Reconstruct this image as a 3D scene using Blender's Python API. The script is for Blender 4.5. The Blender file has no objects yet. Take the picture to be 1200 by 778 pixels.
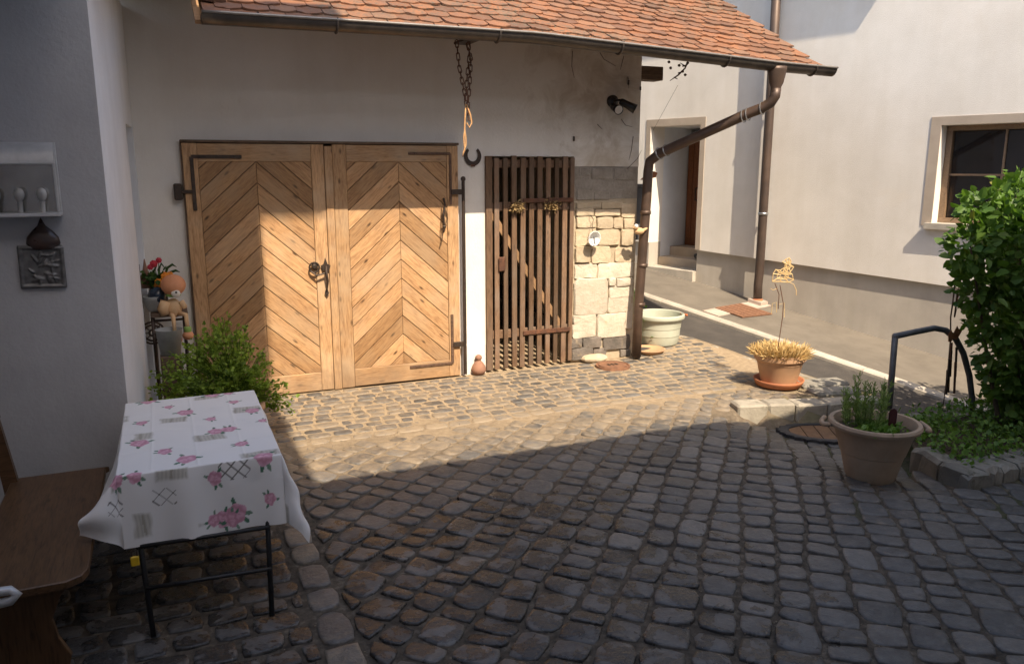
import bpy, math, random
import numpy as np
from mathutils import Vector, Matrix, Quaternion, noise as mnoise
random.seed(7); RNG = np.random.default_rng(7)
S = bpy.context.scene
R = math.radians
# ------------------------------------------------------------------ camera
TH = R(11.7); FPX = 933.0; HC = 2.1
PSI = math.atan((600-185)/(FPX/math.cos(TH)))
cam = bpy.data.cameras.new('camera'); camo = bpy.data.objects.new('camera', cam)
S.collection.objects.link(camo); S.camera = camo
cam.sensor_width = 36; cam.lens = FPX/1200*36; cam.clip_end = 600; cam.clip_start = .02
camo.location = (0, 0, HC); camo.rotation_euler = (R(90)-TH, 0, -PSI)
# ------------------------------------------------------------------ world, sun, exposure
EL = R(51.5)
w = bpy.data.worlds.new('World'); S.world = w; w.use_nodes = True
sky = w.node_tree.nodes.new('ShaderNodeTexSky'); sky.sky_type = 'NISHITA'; sky.sun_disc = False
sky.sun_elevation = EL; sky.sun_rotation = R(180); sky.air_density = 1.0; sky.dust_density = 2.2; sky.ozone_density = .5
bg = w.node_tree.nodes['Background']; bg.inputs[1].default_value = 0.15
wb = w.node_tree.nodes.new('ShaderNodeMix'); wb.data_type = 'RGBA'; wb.blend_type = 'MULTIPLY'; wb.inputs[0].default_value = 1; wb.inputs[7].default_value = (1.04, 1.0, .95, 1)   # white balance
w.node_tree.links.new(sky.outputs[0], wb.inputs[6]); w.node_tree.links.new(wb.outputs[2], bg.inputs[0])
sl = bpy.data.lights.new('sun', 'SUN'); sl.energy = 4.1; sl.angle = R(0.35); sl.color = (1, .84, .64)
so = bpy.data.objects.new('sun', sl); S.collection.objects.link(so)
so.rotation_euler = Vector((0.0, math.cos(EL), -math.sin(EL))).to_track_quat('-Z', 'Y').to_euler()
so.location = (0, -8, 14)
S.view_settings.view_transform = 'Standard'; S.view_settings.look = 'None'
S.view_settings.gamma = 1; S.view_settings.use_curve_mapping = False
S.view_settings.exposure = 1.05

# ------------------------------------------------------------------ pixel -> place helpers (a pixel gives a direction only)
CAM = np.array([0, 0, HC])
def ray(x, y):
    u = (x-600)/FPX; v = (389-y)/FPX
    h = math.cos(TH)+v*math.sin(TH); z = -math.sin(TH)+v*math.cos(TH)
    return np.array([h*math.sin(PSI)+u*math.cos(PSI), h*math.cos(PSI)-u*math.sin(PSI), z])
def OZ(x, y, z=0.): r = ray(x, y); return CAM+r*((z-HC)/r[2])
def OY(x, y, Y): r = ray(x, y); return CAM+r*(Y/r[1])
def OP(x, y, p, n): r = ray(x, y); return CAM+r*(np.dot(np.array(p)-CAM, n)/np.dot(r, n))
def proj(P):
    P = np.asarray(P, float)-CAM
    r = np.array([math.cos(PSI), -math.sin(PSI), 0]); f = np.array([math.sin(PSI)*math.cos(TH), math.cos(PSI)*math.cos(TH), -math.sin(TH)])
    u = np.cross(r, f); d = P@f
    return 600+FPX*(P@r)/d, 389-FPX*(P@u)/d, d
def sstep(a, b, x): t = min(1, max(0, (x-a)/(b-a))); return t*t*(3-2*t)

# ------------------------------------------------------------------ object helpers
WL = {}     # world location of every parent
def link(o): S.collection.objects.link(o); return o
def tag(o, label=None, cat=None, group=None, kind=None):
    if label: o['label'] = label
    if cat: o['category'] = cat
    if group: o['group'] = group
    if kind: o['kind'] = kind
    return o
def thing(name, loc, label, cat, group=None):
    o = bpy.data.objects.new(name, None); link(o); o.location = loc; o.empty_display_size = .1
    WL[o] = np.array(loc, float); return tag(o, label, cat, group)
def mesh_obj(name, V, F, mat, parent=None, frame=None, smooth=False, col=None, origin=None):
    """V in world space (or in the local space of frame); one mesh object."""
    V = np.asarray(V, float)
    if frame is None:
        org = (V.min(0)+V.max(0))/2 if origin is None else np.array(origin, float)
        V = V-org
    me = bpy.data.meshes.new(name); me.from_pydata(V.tolist(), [], [tuple(int(i) for i in f) for f in F])
    if smooth: me.polygons.foreach_set('use_smooth', [True]*len(me.polygons))
    if col is not None:
        a = me.color_attributes.new('Col', 'FLOAT_COLOR', 'POINT'); c = np.ones((len(V), 4)); c[:, :3] = col; a.data.foreach_set('color', c.ravel())
    me.materials.append(mat); me.update()
    o = bpy.data.objects.new(name, me); link(o)
    pl = WL[parent] if parent is not None else np.zeros(3)
    if parent is not None: o.parent = parent
    if frame is None:
        o.location = org-pl; WL[o] = org
    else:
        m = frame.copy(); m.translation = Vector(np.array(frame.translation)-pl); o.matrix_basis = m
    return o
def share(src, name, parent, mat4):
    """another object that uses the mesh of src"""
    o = bpy.data.objects.new(name, src.data); link(o); o.parent = parent
    m = mat4.copy()
    if parent is not None: m.translation = Vector(np.array(mat4.translation)-WL[parent])
    o.matrix_basis = m; return o
class MB:
    def __init__(s): s.V = []; s.F = []
    def add(s, V, F):
        n = len(s.V); s.V += [tuple(v) for v in V]; s.F += [tuple(i+n for i in f) for f in F]; return s
    def box(s, lo, hi, bev=0.0):
        (x0, y0, z0), (x1, y1, z1) = lo, hi
        if bev <= 0:
            V = [(x, y, z) for z in (z0, z1) for y in (y0, y1) for x in (x0, x1)]
            return s.add(V, [(0, 2, 3, 1), (4, 5, 7, 6), (0, 1, 5, 4), (2, 6, 7, 3), (0, 4, 6, 2), (1, 3, 7, 5)])
        b = min(bev, (x1-x0)*.45, (y1-y0)*.45, (z1-z0)*.45); V = []; c = (np.array(lo)+hi)/2
        # chamfered box: 24 vertices
        idx = {}
        for sx in (0, 1):
            for sy in (0, 1):
                for sz in (0, 1):
                    p = np.array([(x0, x1)[sx], (y0, y1)[sy], (z0, z1)[sz]], float); sg = np.array([1-2*sx, 1-2*sy, 1-2*sz])
                    for ax in range(3):
                        q = p+sg*b; q[ax] = p[ax]; idx[sx, sy, sz, ax] = len(V); V.append(q)
        F = []
        for ax in range(3):
            o1, o2 = (ax+1) % 3, (ax+2) % 3
            for sd in (0, 1):
                f = []
                for a, b2 in ((0, 0), (1, 0), (1, 1), (0, 1)):
                    k = [0, 0, 0]; k[ax] = sd; k[o1] = a; k[o2] = b2; f.append(idx[k[0], k[1], k[2], ax])
                F.append(f if sd else f[::-1])
            for a in (0, 1):
                for b2 in (0, 1):
                    k0 = [0, 0, 0]; k1 = [0, 0, 0]; k0[o1] = k1[o1] = a; k0[o2] = k1[o2] = b2; k1[ax] = 1
                    f = [idx[(*k0, o1)], idx[(*k1, o1)], idx[(*k1, o2)], idx[(*k0, o2)]]
                    F.append(f if a == b2 else f[::-1])
        for sx in (0, 1):
            for sy in (0, 1):
                for sz in (0, 1):
                    f = [idx[sx, sy, sz, k] for k in range(3)]; F.append(f if (sx+sy+sz) % 2 == 1 else f[::-1])
        return s.add(V, F)
    def tube(s, pts, r, n=10, cap=True, closed=False):
        P = [np.array(p, float) for p in pts]; m = len(P)
        rs = [r]*m if np.isscalar(r) else list(r)
        T = []
        for i in range(m):
            a = P[(i-1) % m] if (i or closed) else P[i]; b = P[(i+1) % m] if (i < m-1 or closed) else P[i]
            t = b-a; T.append(t/(np.linalg.norm(t)+1e-9))
        up = np.array([0, 0, 1.]) if abs(T[0][2]) < .9 else np.array([1., 0, 0])
        u = np.cross(T[0], up); u /= np.linalg.norm(u); V = []
        for i in range(m):
            u = u-T[i]*np.dot(u, T[i]); u /= np.linalg.norm(u)+1e-9; v = np.cross(T[i], u)
            for k in range(n):
                a = 2*math.pi*k/n; V.append(P[i]+rs[i]*(math.cos(a)*u+math.sin(a)*v))
        F = []
        for i in range(m if closed else m-1):
            j = (i+1) % m
            for k in range(n): l = (k+1) % n; F.append((i*n+k, i*n+l, j*n+l, j*n+k))
        if cap and not closed: F.append(tuple(range(n))[::-1]); F.append(tuple((m-1)*n+k for k in range(n)))
        return s.add(V, F)
    def lathe(s, prof, c, n=28, ang=0, axis=None, sy=1.0, a0=0., a1=2*math.pi):
        """prof = [(radius, height)...] around +Z at c"""
        V = []; F = []; m = len(prof); full = abs(a1-a0-2*math.pi) < 1e-6; nn = n if full else n+1
        for r, h in prof:
            for k in range(nn):
                a = a0+(a1-a0)*k/n; V.append((r*math.cos(a), r*math.sin(a)*sy, h))
        V = np.array(V)
        if axis is not None: V = V@np.array(Vector((0, 0, 1)).rotation_difference(Vector(axis)).to_matrix()).T
        V = V+np.array(c)
        for i in range(m-1):
            for k in range(n):
                l = (k+1) % nn; F.append((i*nn+k, i*nn+l, (i+1)*nn+l, (i+1)*nn+k))
        return s.add(V, F)
    def sphere(s, c, r, n=14, m=9, sc=(1, 1, 1)):
        pr = [(max(1e-4, math.sin(math.pi*i/m)), -math.cos(math.pi*i/m)) for i in range(m+1)]
        t = MB().lathe(pr, (0, 0, 0), n); return s.add(np.array(t.V)*np.array(sc)*r+np.array(c), t.F)
    def prism(s, poly, ex, org=(0, 0, 0), U=(1, 0, 0), W=(0, 0, 1), N=(0, -1, 0), bev=0.0):
        """2D polygon (counter-clockwise seen from +N) extruded by ex along N"""
        org, U, W, N = [np.array(a, float) for a in (org, U, W, N)]; P = np.array(poly, float); n = len(P)
        c = P.mean(0)
        rings = [(P, 0.), (P, ex-bev)]
        if bev > 0: rings.append((inset(P, bev), ex))
        V = [org+U*p[0]+W*p[1]+N*h for q, h in rings for p in q]; F = []
        for i in range(len(rings)-1):
            for k in range(n): l = (k+1) % n; F.append((i*n+k, i*n+l, (i+1)*n+l, (i+1)*n+k))
        F.append(tuple((len(rings)-1)*n+k for k in range(n))); F.append(tuple(range(n))[::-1])
        return s.add(V, F)
    def build(s, name, mat, parent=None, smooth=False, **k): return mesh_obj(name, s.V, s.F, mat, parent, smooth=smooth, **k)
def inset(P, d):
    P = np.asarray(P, float); n = len(P); out = []
    for i in range(n):
        a = P[i]-P[i-1]; b = P[(i+1) % n]-P[i]
        a /= np.linalg.norm(a)+1e-9; b /= np.linalg.norm(b)+1e-9
        na = np.array([-a[1], a[0]]); nb = np.array([-b[1], b[0]]); m = na+nb; l = np.dot(m, m)
        out.append(P[i]+m*(2*d/max(l, .5)) if l > 1e-6 else P[i]+na*d)
    return np.array(out)
def shade_auto(o, ang=40):
    me = o.data; me.polygons.foreach_set('use_smooth', [True]*len(me.polygons)); me.set_sharp_from_angle(angle=R(ang)); return o

# ------------------------------------------------------------------ materials
def nt(name):
    m = bpy.data.materials.new(name); m.use_nodes = True; t = m.node_tree; p = t.nodes['Principled BSDF']; return m, t, p
def N(t, kind, **kw):
    n = t.nodes.new('ShaderNode'+kind)
    for k, v in kw.items(): setattr(n, k, v)
    return n
def ramp(t, src, stops):
    r = N(t, 'ValToRGB'); e = r.color_ramp.elements
    while len(e) < len(stops): e.new(.5)
    for el, (p, c) in zip(e, stops): el.position = p; el.color = (*c, 1) if len(c) == 3 else c
    t.links.new(src, r.inputs[0]); return r.outputs[0]
def mixc(t, fac, a, b, mode='MIX'):
    m = N(t, 'Mix', data_type='RGBA', blend_type=mode)
    for i, v in ((0, fac), (6, a), (7, b)):
        if hasattr(v, 'is_linked'): t.links.new(v, m.inputs[i])
        else: m.inputs[i].default_value = v if not isinstance(v, tuple) else (*v[:3], 1)
    return m.outputs[2]
def math_(t, op, a, b=0.0, c=None):
    m = N(t, 'Math', operation=op)
    for i, v in enumerate((a, b) if c is None else (a, b, c)):
        if hasattr(v, 'is_linked'): t.links.new(v, m.inputs[i])
        else: m.inputs[i].default_value = v
    return m.outputs[0]
def coords(t, world=False, scale=(1, 1, 1)):
    if world: src = N(t, 'NewGeometry').outputs['Position']
    else:
        tc = N(t, 'TexCoord'); oi = N(t, 'ObjectInfo'); ad = N(t, 'VectorMath', operation='ADD')
        mu = N(t, 'VectorMath', operation='SCALE'); mu.inputs[0].default_value = (37, 19, 53); t.links.new(oi.outputs['Random'], mu.inputs['Scale'])
        t.links.new(tc.outputs['Object'], ad.inputs[0]); t.links.new(mu.outputs[0], ad.inputs[1]); src = ad.outputs[0]
    if scale != (1, 1, 1):
        mp = N(t, 'Mapping'); mp.inputs['Scale'].default_value = scale; t.links.new(src, mp.inputs[0]); src = mp.outputs[0]
    return src
def tnoise(t, vec, scale, detail=5, rough=.55, dist=0.):
    n = N(t, 'TexNoise'); n.inputs['Scale'].default_value = scale; n.inputs['Detail'].default_value = detail
    n.inputs['Roughness'].default_value = rough; n.inputs['Distortion'].default_value = dist; t.links.new(vec, n.inputs['Vector']); return n.outputs[0]
def bump(t, p, h, strength=.3, dist=.01, prev=None):
    b = N(t, 'Bump'); b.inputs['Strength'].default_value = strength; b.inputs['Distance'].default_value = dist
    t.links.new(h, b.inputs['Height'])
    if prev is not None: t.links.new(prev, b.inputs['Normal'])
    t.links.new(b.outputs[0], p.inputs['Normal']); return b.outputs[0]
def M(name, c1, c2=None, scale=6, rough=.7, bmp=.15, bscale=50, metal=0., rnd=.0, world=False, lo=.35, hi=.65, spec=.5, big=.15, stain=None, bdist=.006):
    m, t, p = nt(name); v = coords(t, world); c2 = c2 or tuple(.8*a for a in c1)
    col = ramp(t, tnoise(t, v, scale, 7, .6), [(lo, c1), (hi, c2)])
    if big: col = mixc(t, 1., col, ramp(t, tnoise(t, v, scale*.23, 3), [(.3, (1-big,)*3), (.7, (1,)*3)]), 'MULTIPLY')
    if stain: col = mixc(t, ramp(t, tnoise(t, v, stain[1], 6, .65, .4), [(stain[2], (0,)*3), (stain[2]+.12, (1,)*3)]), col, stain[0])
    if rnd:
        oi = N(t, 'ObjectInfo'); col = mixc(t, 1., col, ramp(t, oi.outputs['Random'], [(0, (1-rnd,)*3), (1, (1+rnd,)*3)]), 'MULTIPLY')
    t.links.new(col, p.inputs['Base Color'])
    t.links.new(math_(t, 'MULTIPLY_ADD', tnoise(t, v, scale*1.7, 4), .25, rough-.12), p.inputs['Roughness'])
    p.inputs['Metallic'].default_value = metal; p.inputs['Specular IOR Level'].default_value = spec
    if bmp: bump(t, p, tnoise(t, v, bscale, 8, .65), bmp, bdist)
    return m
def wood(name, light, dark, knots=1.0, rough=.6, gs=1.0, rnd=.14, spec=.35, grey=None):
    """grain runs along local X"""
    m, t, p = nt(name); v = coords(t, False, (1.6*gs, 14*gs, 14*gs)); v2 = coords(t, False, (1, 1, 1))
    g = tnoise(t, v, 2.2, 8, .62, 1.2); g2 = tnoise(t, v, 9, 4, .5, .3)
    col = ramp(t, g, [(.32, dark), (.5, tuple((a*1.6+b)/2.6 for a, b in zip(light, dark))), (.62, light)])
    col = mixc(t, .35, col, ramp(t, g2, [(.35, tuple(.55*a for a in dark)), (.55, light)]))
    if knots:
        vk = coords(t, False, (2.1, 5.5, 5.5)); vo = N(t, 'TexVoronoi'); vo.inputs['Scale'].default_value = 2.1; t.links.new(vk, vo.inputs['Vector'])
        col = mixc(t, ramp(t, vo.outputs['Distance'], [(.06, (knots,)*3), (.17, (0,)*3)]), col, tuple(.3*a for a in dark))
    if grey: col = mixc(t, ramp(t, tnoise(t, v2, 2.3, 5), [(.45, (0,)*3), (.68, (.65,)*3)]), col, grey)
    oi = N(t, 'ObjectInfo')
    col = mixc(t, 1., col, ramp(t, oi.outputs['Random'], [(0, (1-rnd, 1-rnd*1.1, 1-rnd*1.3)), (1, (1+rnd,)*3)]), 'MULTIPLY')
    t.links.new(col, p.inputs['Base Color']); p.inputs['Roughness'].default_value = rough; p.inputs['Specular IOR Level'].default_value = spec
    bump(t, p, g, .35, .004); return m
MAT = {}
MAT['plaster_barn'] = M('plaster_barn', (.80, .77, .715), (.745, .71, .65), 2.2, .9, .28, 38, world=True, big=.16, stain=((.55, .49, .41), 1.1, .63), spec=.2, bdist=.012)
def grime(m, cx, wx, cz, wz, col, amt):
    t = m.node_tree; p = t.nodes['Principled BSDF']; l = p.inputs['Base Color'].links[0]; src = l.from_socket
    v = coords(t, True); sx = N(t, 'SeparateXYZ'); t.links.new(v, sx.inputs[0])
    dx = math_(t, 'DIVIDE', math_(t, 'SUBTRACT', sx.outputs[0], cx), wx); dz = math_(t, 'DIVIDE', math_(t, 'SUBTRACT', sx.outputs[2], cz), wz)
    r = math_(t, 'SQRT', math_(t, 'ADD', math_(t, 'MULTIPLY', dx, dx), math_(t, 'MULTIPLY', dz, dz)))
    f = math_(t, 'ADD', math_(t, 'SUBTRACT', 1.0, r), math_(t, 'MULTIPLY_ADD', tnoise(t, v, 3.2, 7, .68, .6), 2.2, -1.25))
    f = math_(t, 'MULTIPLY', ramp(t, f, [(.1, (0,)*3), (.8, (1,)*3)]), amt)
    t.links.new(mixc(t, f, src, col), p.inputs['Base Color'])
grime(MAT['plaster_barn'], 4.3, 1.1, 2.9, .75, (.40, .33, .255), .75)
grime(MAT['plaster_barn'], 4.4, .9, 2.15, .35, (.46, .39, .30), .8)
MAT['plaster_left_shaded'] = M('plaster_left_shaded', (.42, .42, .43), (.38, .38, .39), 3, .9, .3, 30, world=True, big=.1, spec=.2, bdist=.012)  # white plaster with the wall's shade put into its grey
MAT['plaster_return'] = M('plaster_return', (.76, .78, .81), (.70, .72, .75), 3, .9, .3, 30, world=True, big=.08, spec=.2, bdist=.012)
MAT['plaster_house'] = M('plaster_house', (.84, .80, .74), (.79, .75, .685), 3, .92, .45, 90, world=True, big=.12, stain=((.74, .69, .615), .9, .58), spec=.15, bdist=.006)
def streaks(m, amt=.1):
    t = m.node_tree; p = t.nodes['Principled BSDF']; src = p.inputs['Base Color'].links[0].from_socket
    f = ramp(t, tnoise(t, coords(t, True, (5, 5, .35)), 1.0, 6, .62), [(.36, (1-amt, 1-amt*1.15, 1-amt*1.4)), (.6, (1, 1, 1))])
    t.links.new(mixc(t, 1., src, f, 'MULTIPLY'), p.inputs['Base Color'])
streaks(MAT['plaster_house'], .035); streaks(MAT['plaster_left_shaded'], .04); streaks(MAT['plaster_return'], .03); streaks(MAT['plaster_barn'], .035)
MAT['plinth'] = M('plinth', (.52, .48, .42), (.46, .42, .37), 3, .92, .35, 90, world=True, big=.12, spec=.15)
streaks(MAT['plinth'], .06)
MAT['surround'] = M('surround', (.47, .395, .32), (.42, .35, .28), 5, .85, .2, 90, world=True)
MAT['pine'] = wood('pine', (.48, .29, .145), (.245, .125, .058), 1.0, rnd=.26, grey=(.40, .285, .18))
MAT['pine_frame'] = wood('pine_frame', (.49, .305, .158), (.255, .135, .063), .8, grey=(.45, .34, .23))
for k_ in ('pine', 'pine_frame'): grime(MAT[k_], 1.4, 2.6, -.05, .42, (.22, .15, .095), .7)
MAT['gate_wood'] = wood('gate_wood', (.175, .108, .066), (.085, .048, .029), .5, .75, grey=(.165, .13, .105), rnd=.4)
MAT['old_wood'] = wood('old_wood', (.16, .11, .075), (.07, .045, .03), .4, .8)
MAT['bench_wood'] = wood('bench_wood', (.115, .062, .03), (.052, .027, .013), .6, .38, .8)
MAT['soffit'] = wood('soffit', (.36, .22, .12), (.2, .12, .06), .5, .8)
MAT['door_brown'] = wood('door_brown', (.20, .075, .03), (.10, .035, .015), 0, .5)
MAT['frame_wood'] = wood('frame_wood', (.27, .185, .12), (.19, .125, .08), 0, .5)
MAT['iron'] = M('iron', (.05, .04, .034), (.085, .058, .043), 30, .55, .3, 120, .6)
MAT['rust'] = M('rust', (.17, .075, .04), (.09, .045, .03), 25, .75, .4, 120, .3)
MAT['strap'] = M('strap', (.20, .12, .08), (.11, .07, .05), 25, .65, .3, 120, .5)
MAT['black_steel'] = M('black_steel', (.02, .02, .022), (.03, .03, .03), 20, .35, .05, 90, .3)
MAT['rail_steel'] = M('rail_steel', (.14, .14, .145), (.10, .10, .103), 14, .5, .05, 60, .2)
MAT['gutter'] = M('gutter', (.085, .072, .062), (.12, .098, .082), 9, .38, .05, 60, .55)
MAT['pipe_brown'] = M('pipe_brown', (.13, .085, .062), (.085, .058, .045), 6, .48, .08, 60, .4)
MAT['pipe_house'] = M('pipe_house', (.12, .082, .062), (.075, .055, .046), 3, .5, .06, 60, .35)
MAT['rim'] = M('rim', (.24, .225, .21), (.18, .165, .15), 12, .45, .05, 60, .3)
MAT['zinc'] = M('zinc', (.45, .46, .47), (.33, .34, .35), 12, .35, .05, 60, .8)
MAT['terracotta'] = M('terracotta', (.52, .31, .17), (.45, .275, .16), 7, .8, .15, 60, stain=((.52, .40, .28), 4, .6))
MAT['terracotta_old'] = M('terracotta_old', (.40, .295, .205), (.32, .235, .16), 6, .8, .2, 50, stain=((.33, .27, .20), 3, .56))
MAT['saucer'] = M('saucer', (.46, .17, .075), (.40, .15, .07), 8, .7, .1, 60)
MAT['jug'] = M('jug', (.31, .16, .10), (.24, .13, .09), 9, .8, .2, 50)
MAT['green_plastic'] = M('green_plastic', (.50, .525, .435), (.44, .46, .37), 5, .5, .03, 40, stain=((.40, .38, .27), 5, .6))
MAT['orange_plastic'] = M('orange_plastic', (.62, .17, .05), None, 8, .5, 0)
MAT['soil'] = M('soil', (.045, .03, .02), (.09, .06, .04), 30, .95, .8, 90)
MAT['asphalt'] = M('asphalt', (.07, .062, .055), (.05, .045, .041), 5, .9, .6, 240, world=True, stain=((.088, .077, .066), 1.3, .57))
MAT['sidewalk'] = M('sidewalk', (.175, .153, .124), (.135, .118, .096), 3, .9, .35, 160, world=True, stain=((.11, .094, .077), 1.6, .56))
MAT['kerb_pale'] = M('kerb_pale', (.50, .455, .385), (.39, .355, .30), 6, .85, .3, 80, rnd=.08)
MAT['kerb_grey'] = M('kerb_grey', (.25, .235, .20), (.17, .16, .135), 9, .8, .6, 45, rnd=.15, stain=((.09, .095, .06), 5, .58), bdist=.012)
MAT['kerb_warm'] = M('kerb_warm', (.40, .36, .29), (.29, .26, .21), 9, .85, .6, 45, rnd=.12, stain=((.13, .13, .09), 5, .6), bdist=.012)
MAT['mortar'] = M('mortar', (.55, .46, .335), (.46, .375, .26), 12, .95, .8, 70, world=True, bdist=.015)
MAT['mortar_grey'] = M('mortar_grey', (.36, .325, .28), (.27, .24, .205), 8, .95, .9, 35, world=True, bdist=.02)
MAT['stone_cream'] = M('stone_cream', (.58, .48, .345), (.49, .395, .27), 9, .9, .9, 32, rnd=.13, stain=((.50, .37, .22), 6, .6), bdist=.012)
MAT['stone_pale'] = M('stone_pale', (.64, .575, .47), (.54, .47, .37), 9, .9, .9, 32, rnd=.1, stain=((.55, .42, .27), 6, .62), bdist=.012)
MAT['stone_grey'] = M('stone_grey', (.21, .18, .155), (.13, .115, .10), 9, .9, .8, 40, rnd=.2, stain=((.30, .235, .16), 6, .58), bdist=.015)
MAT['stone_top'] = M('stone_top', (.34, .305, .26), (.25, .22, .185), 9, .95, .9, 32, rnd=.12, bdist=.015)
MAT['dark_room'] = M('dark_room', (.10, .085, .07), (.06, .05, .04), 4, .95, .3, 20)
MAT['room_floor'] = M('room_floor', (.46, .35, .22), (.36, .27, .17), 9, .95, .5, 60)
MAT['straw'] = M('straw', (.74, .54, .25), (.62, .43, .17), 30, .9, 0, rnd=.2)
MAT['dry_flower'] = M('dry_flower', (.36, .25, .11), (.22, .15, .07), 40, .9, 0)
MAT['stake'] = M('stake', (.66, .48, .24), (.55, .38, .17), 20, .6, .1, 60)
MAT['twig'] = M('twig', (.075, .05, .035), (.12, .08, .05), 30, .9, .2, 60)
MAT['bark'] = M('bark', (.10, .075, .05), (.06, .045, .03), 20, .9, .5, 40)
MAT['rope'] = M('rope', (.56, .33, .15), (.42, .23, .10), 40, .9, .4, 120)
MAT['white_enamel'] = M('white_enamel', (.78, .78, .76), (.7, .7, .68), 9, .25, .02, 40)
MAT['pewter'] = M('pewter', (.19, .185, .18), (.10, .098, .095), 25, .5, .2, 90, .5)
MAT['lantern_metal'] = M('lantern_metal', (.56, .56, .56), (.46, .46, .46), 14, .45, .05, 60, .35)
MAT['bulb'] = M('bulb', (.75, .74, .72), None, 8, .25, 0)
MAT['dark_ceramic'] = M('dark_ceramic', (.035, .022, .018), (.055, .03, .022), 12, .3, .08, 40)
MAT['grey_pot'] = M('grey_pot', (.36, .37, .36), (.27, .28, .28), 8, .6, .12, 50)
MAT['blue_glaze'] = M('blue_glaze', (.03, .06, .10), (.02, .03, .05), 8, .2, 0)
MAT['doll_orange'] = M('doll_orange', (.68, .31, .16), (.58, .25, .12), 14, .75, .1, 60)
MAT['doll_cream'] = M('doll_cream', (.68, .47, .27), (.60, .37, .19), 9, .85, .1, 60)
MAT['doll_green'] = M('doll_green', (.27, .42, .10), None, 9, .8, 0)
MAT['doll_white'] = M('doll_white', (.75, .70, .62), None, 9, .8, 0)
MAT['red_flower'] = M('red_flower', (.55, .03, .045), (.40, .02, .05), 20, .7, 0)
MAT['orange_flower'] = M('orange_flower', (.80, .30, .02), (.75, .22, .015), 20, .6, 0)
MAT['pink'] = M('pink', (.50, .04, .25), None, 20, .5, 0)
MAT['yellow'] = M('yellow', (.75, .48, .02), None, 20, .45, 0)
MAT['concrete_box'] = M('concrete_box', (.50, .42, .36), (.42, .33, .27), 9, .9, .4, 60)
MAT['rubber'] = M('rubber', (.025, .025, .028), (.04, .04, .045), 30, .6, .3, 90)
MAT['mat_wood'] = M('mat_wood', (.23, .125, .06), (.15, .08, .04), 14, .7, .3, 60, rnd=.2)
MAT['plate_rust'] = M('plate_rust', (.27, .135, .075), (.18, .09, .055), 14, .8, .4, 90, .2)
MAT['letterbox'] = M('letterbox', (.13, .13, .14), (.10, .10, .11), 9, .45, .05, 60, .3)
MAT['maroon'] = M('maroon', (.075, .016, .018), (.05, .012, .014), 12, .5, .05, 60)
MAT['copper'] = M('copper', (.42, .17, .07), (.30, .11, .05), 18, .55, .2, 60, .2)
MAT['roof_dark'] = M('roof_dark', (.25, .12, .07), (.16, .08, .05), 8, .9, .3, 30)
def glass(name, col, rough=.03):
    m, t, p = nt(name); p.inputs['Base Color'].default_value = (*col, 1); p.inputs['Roughness'].default_value = rough
    p.inputs['Specular IOR Level'].default_value = .8; bump(t, p, tnoise(t, coords(t), 2.5, 2), .03, .02); return m
MAT['window_glass'] = glass('window_glass', (.012, .012, .014), .04)
def clear_glass():
    m, t, p = nt('clear_glass'); p.inputs['Transmission Weight'].default_value = 1; p.inputs['Roughness'].default_value = .02; p.inputs['IOR'].default_value = 1.05
    return m
MAT['clear_glass'] = clear_glass()
# roof tile, with lichen and per-tile tone (attribute or object random)
def tile_mat():
    m, t, p = nt('clay_tile'); a = N(t, 'VertexColor', layer_name='Col'); sp = N(t, 'SeparateColor'); t.links.new(a.outputs[0], sp.inputs[0]); v = coords(t, True)
    col = ramp(t, sp.outputs[0], [(0, (.115, .057, .036)), (.35, (.19, .087, .047)), (.7, (.255, .113, .056)), (1, (.215, .122, .075))])
    col = mixc(t, ramp(t, tnoise(t, v, 9, 6, .65), [(.4, (0,)*3), (.62, (.75,)*3)]), col, (.15, .09, .064))
    lich = math_(t, 'MULTIPLY', ramp(t, tnoise(t, v, 1.1, 4), [(.45, (0,)*3), (.6, (1,)*3)]), ramp(t, tnoise(t, v, 26, 4, .7), [(.48, (0,)*3), (.6, (.9,)*3)]))
    col = mixc(t, lich, col, (.11, .09, .065))
    t.links.new(col, p.inputs['Base Color']); p.inputs['Roughness'].default_value = .85; p.inputs['Specular IOR Level'].default_value = .25
    bump(t, p, tnoise(t, v, 45, 7, .7), .45, .008); return m
MAT['clay_tile'] = tile_mat()
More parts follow.
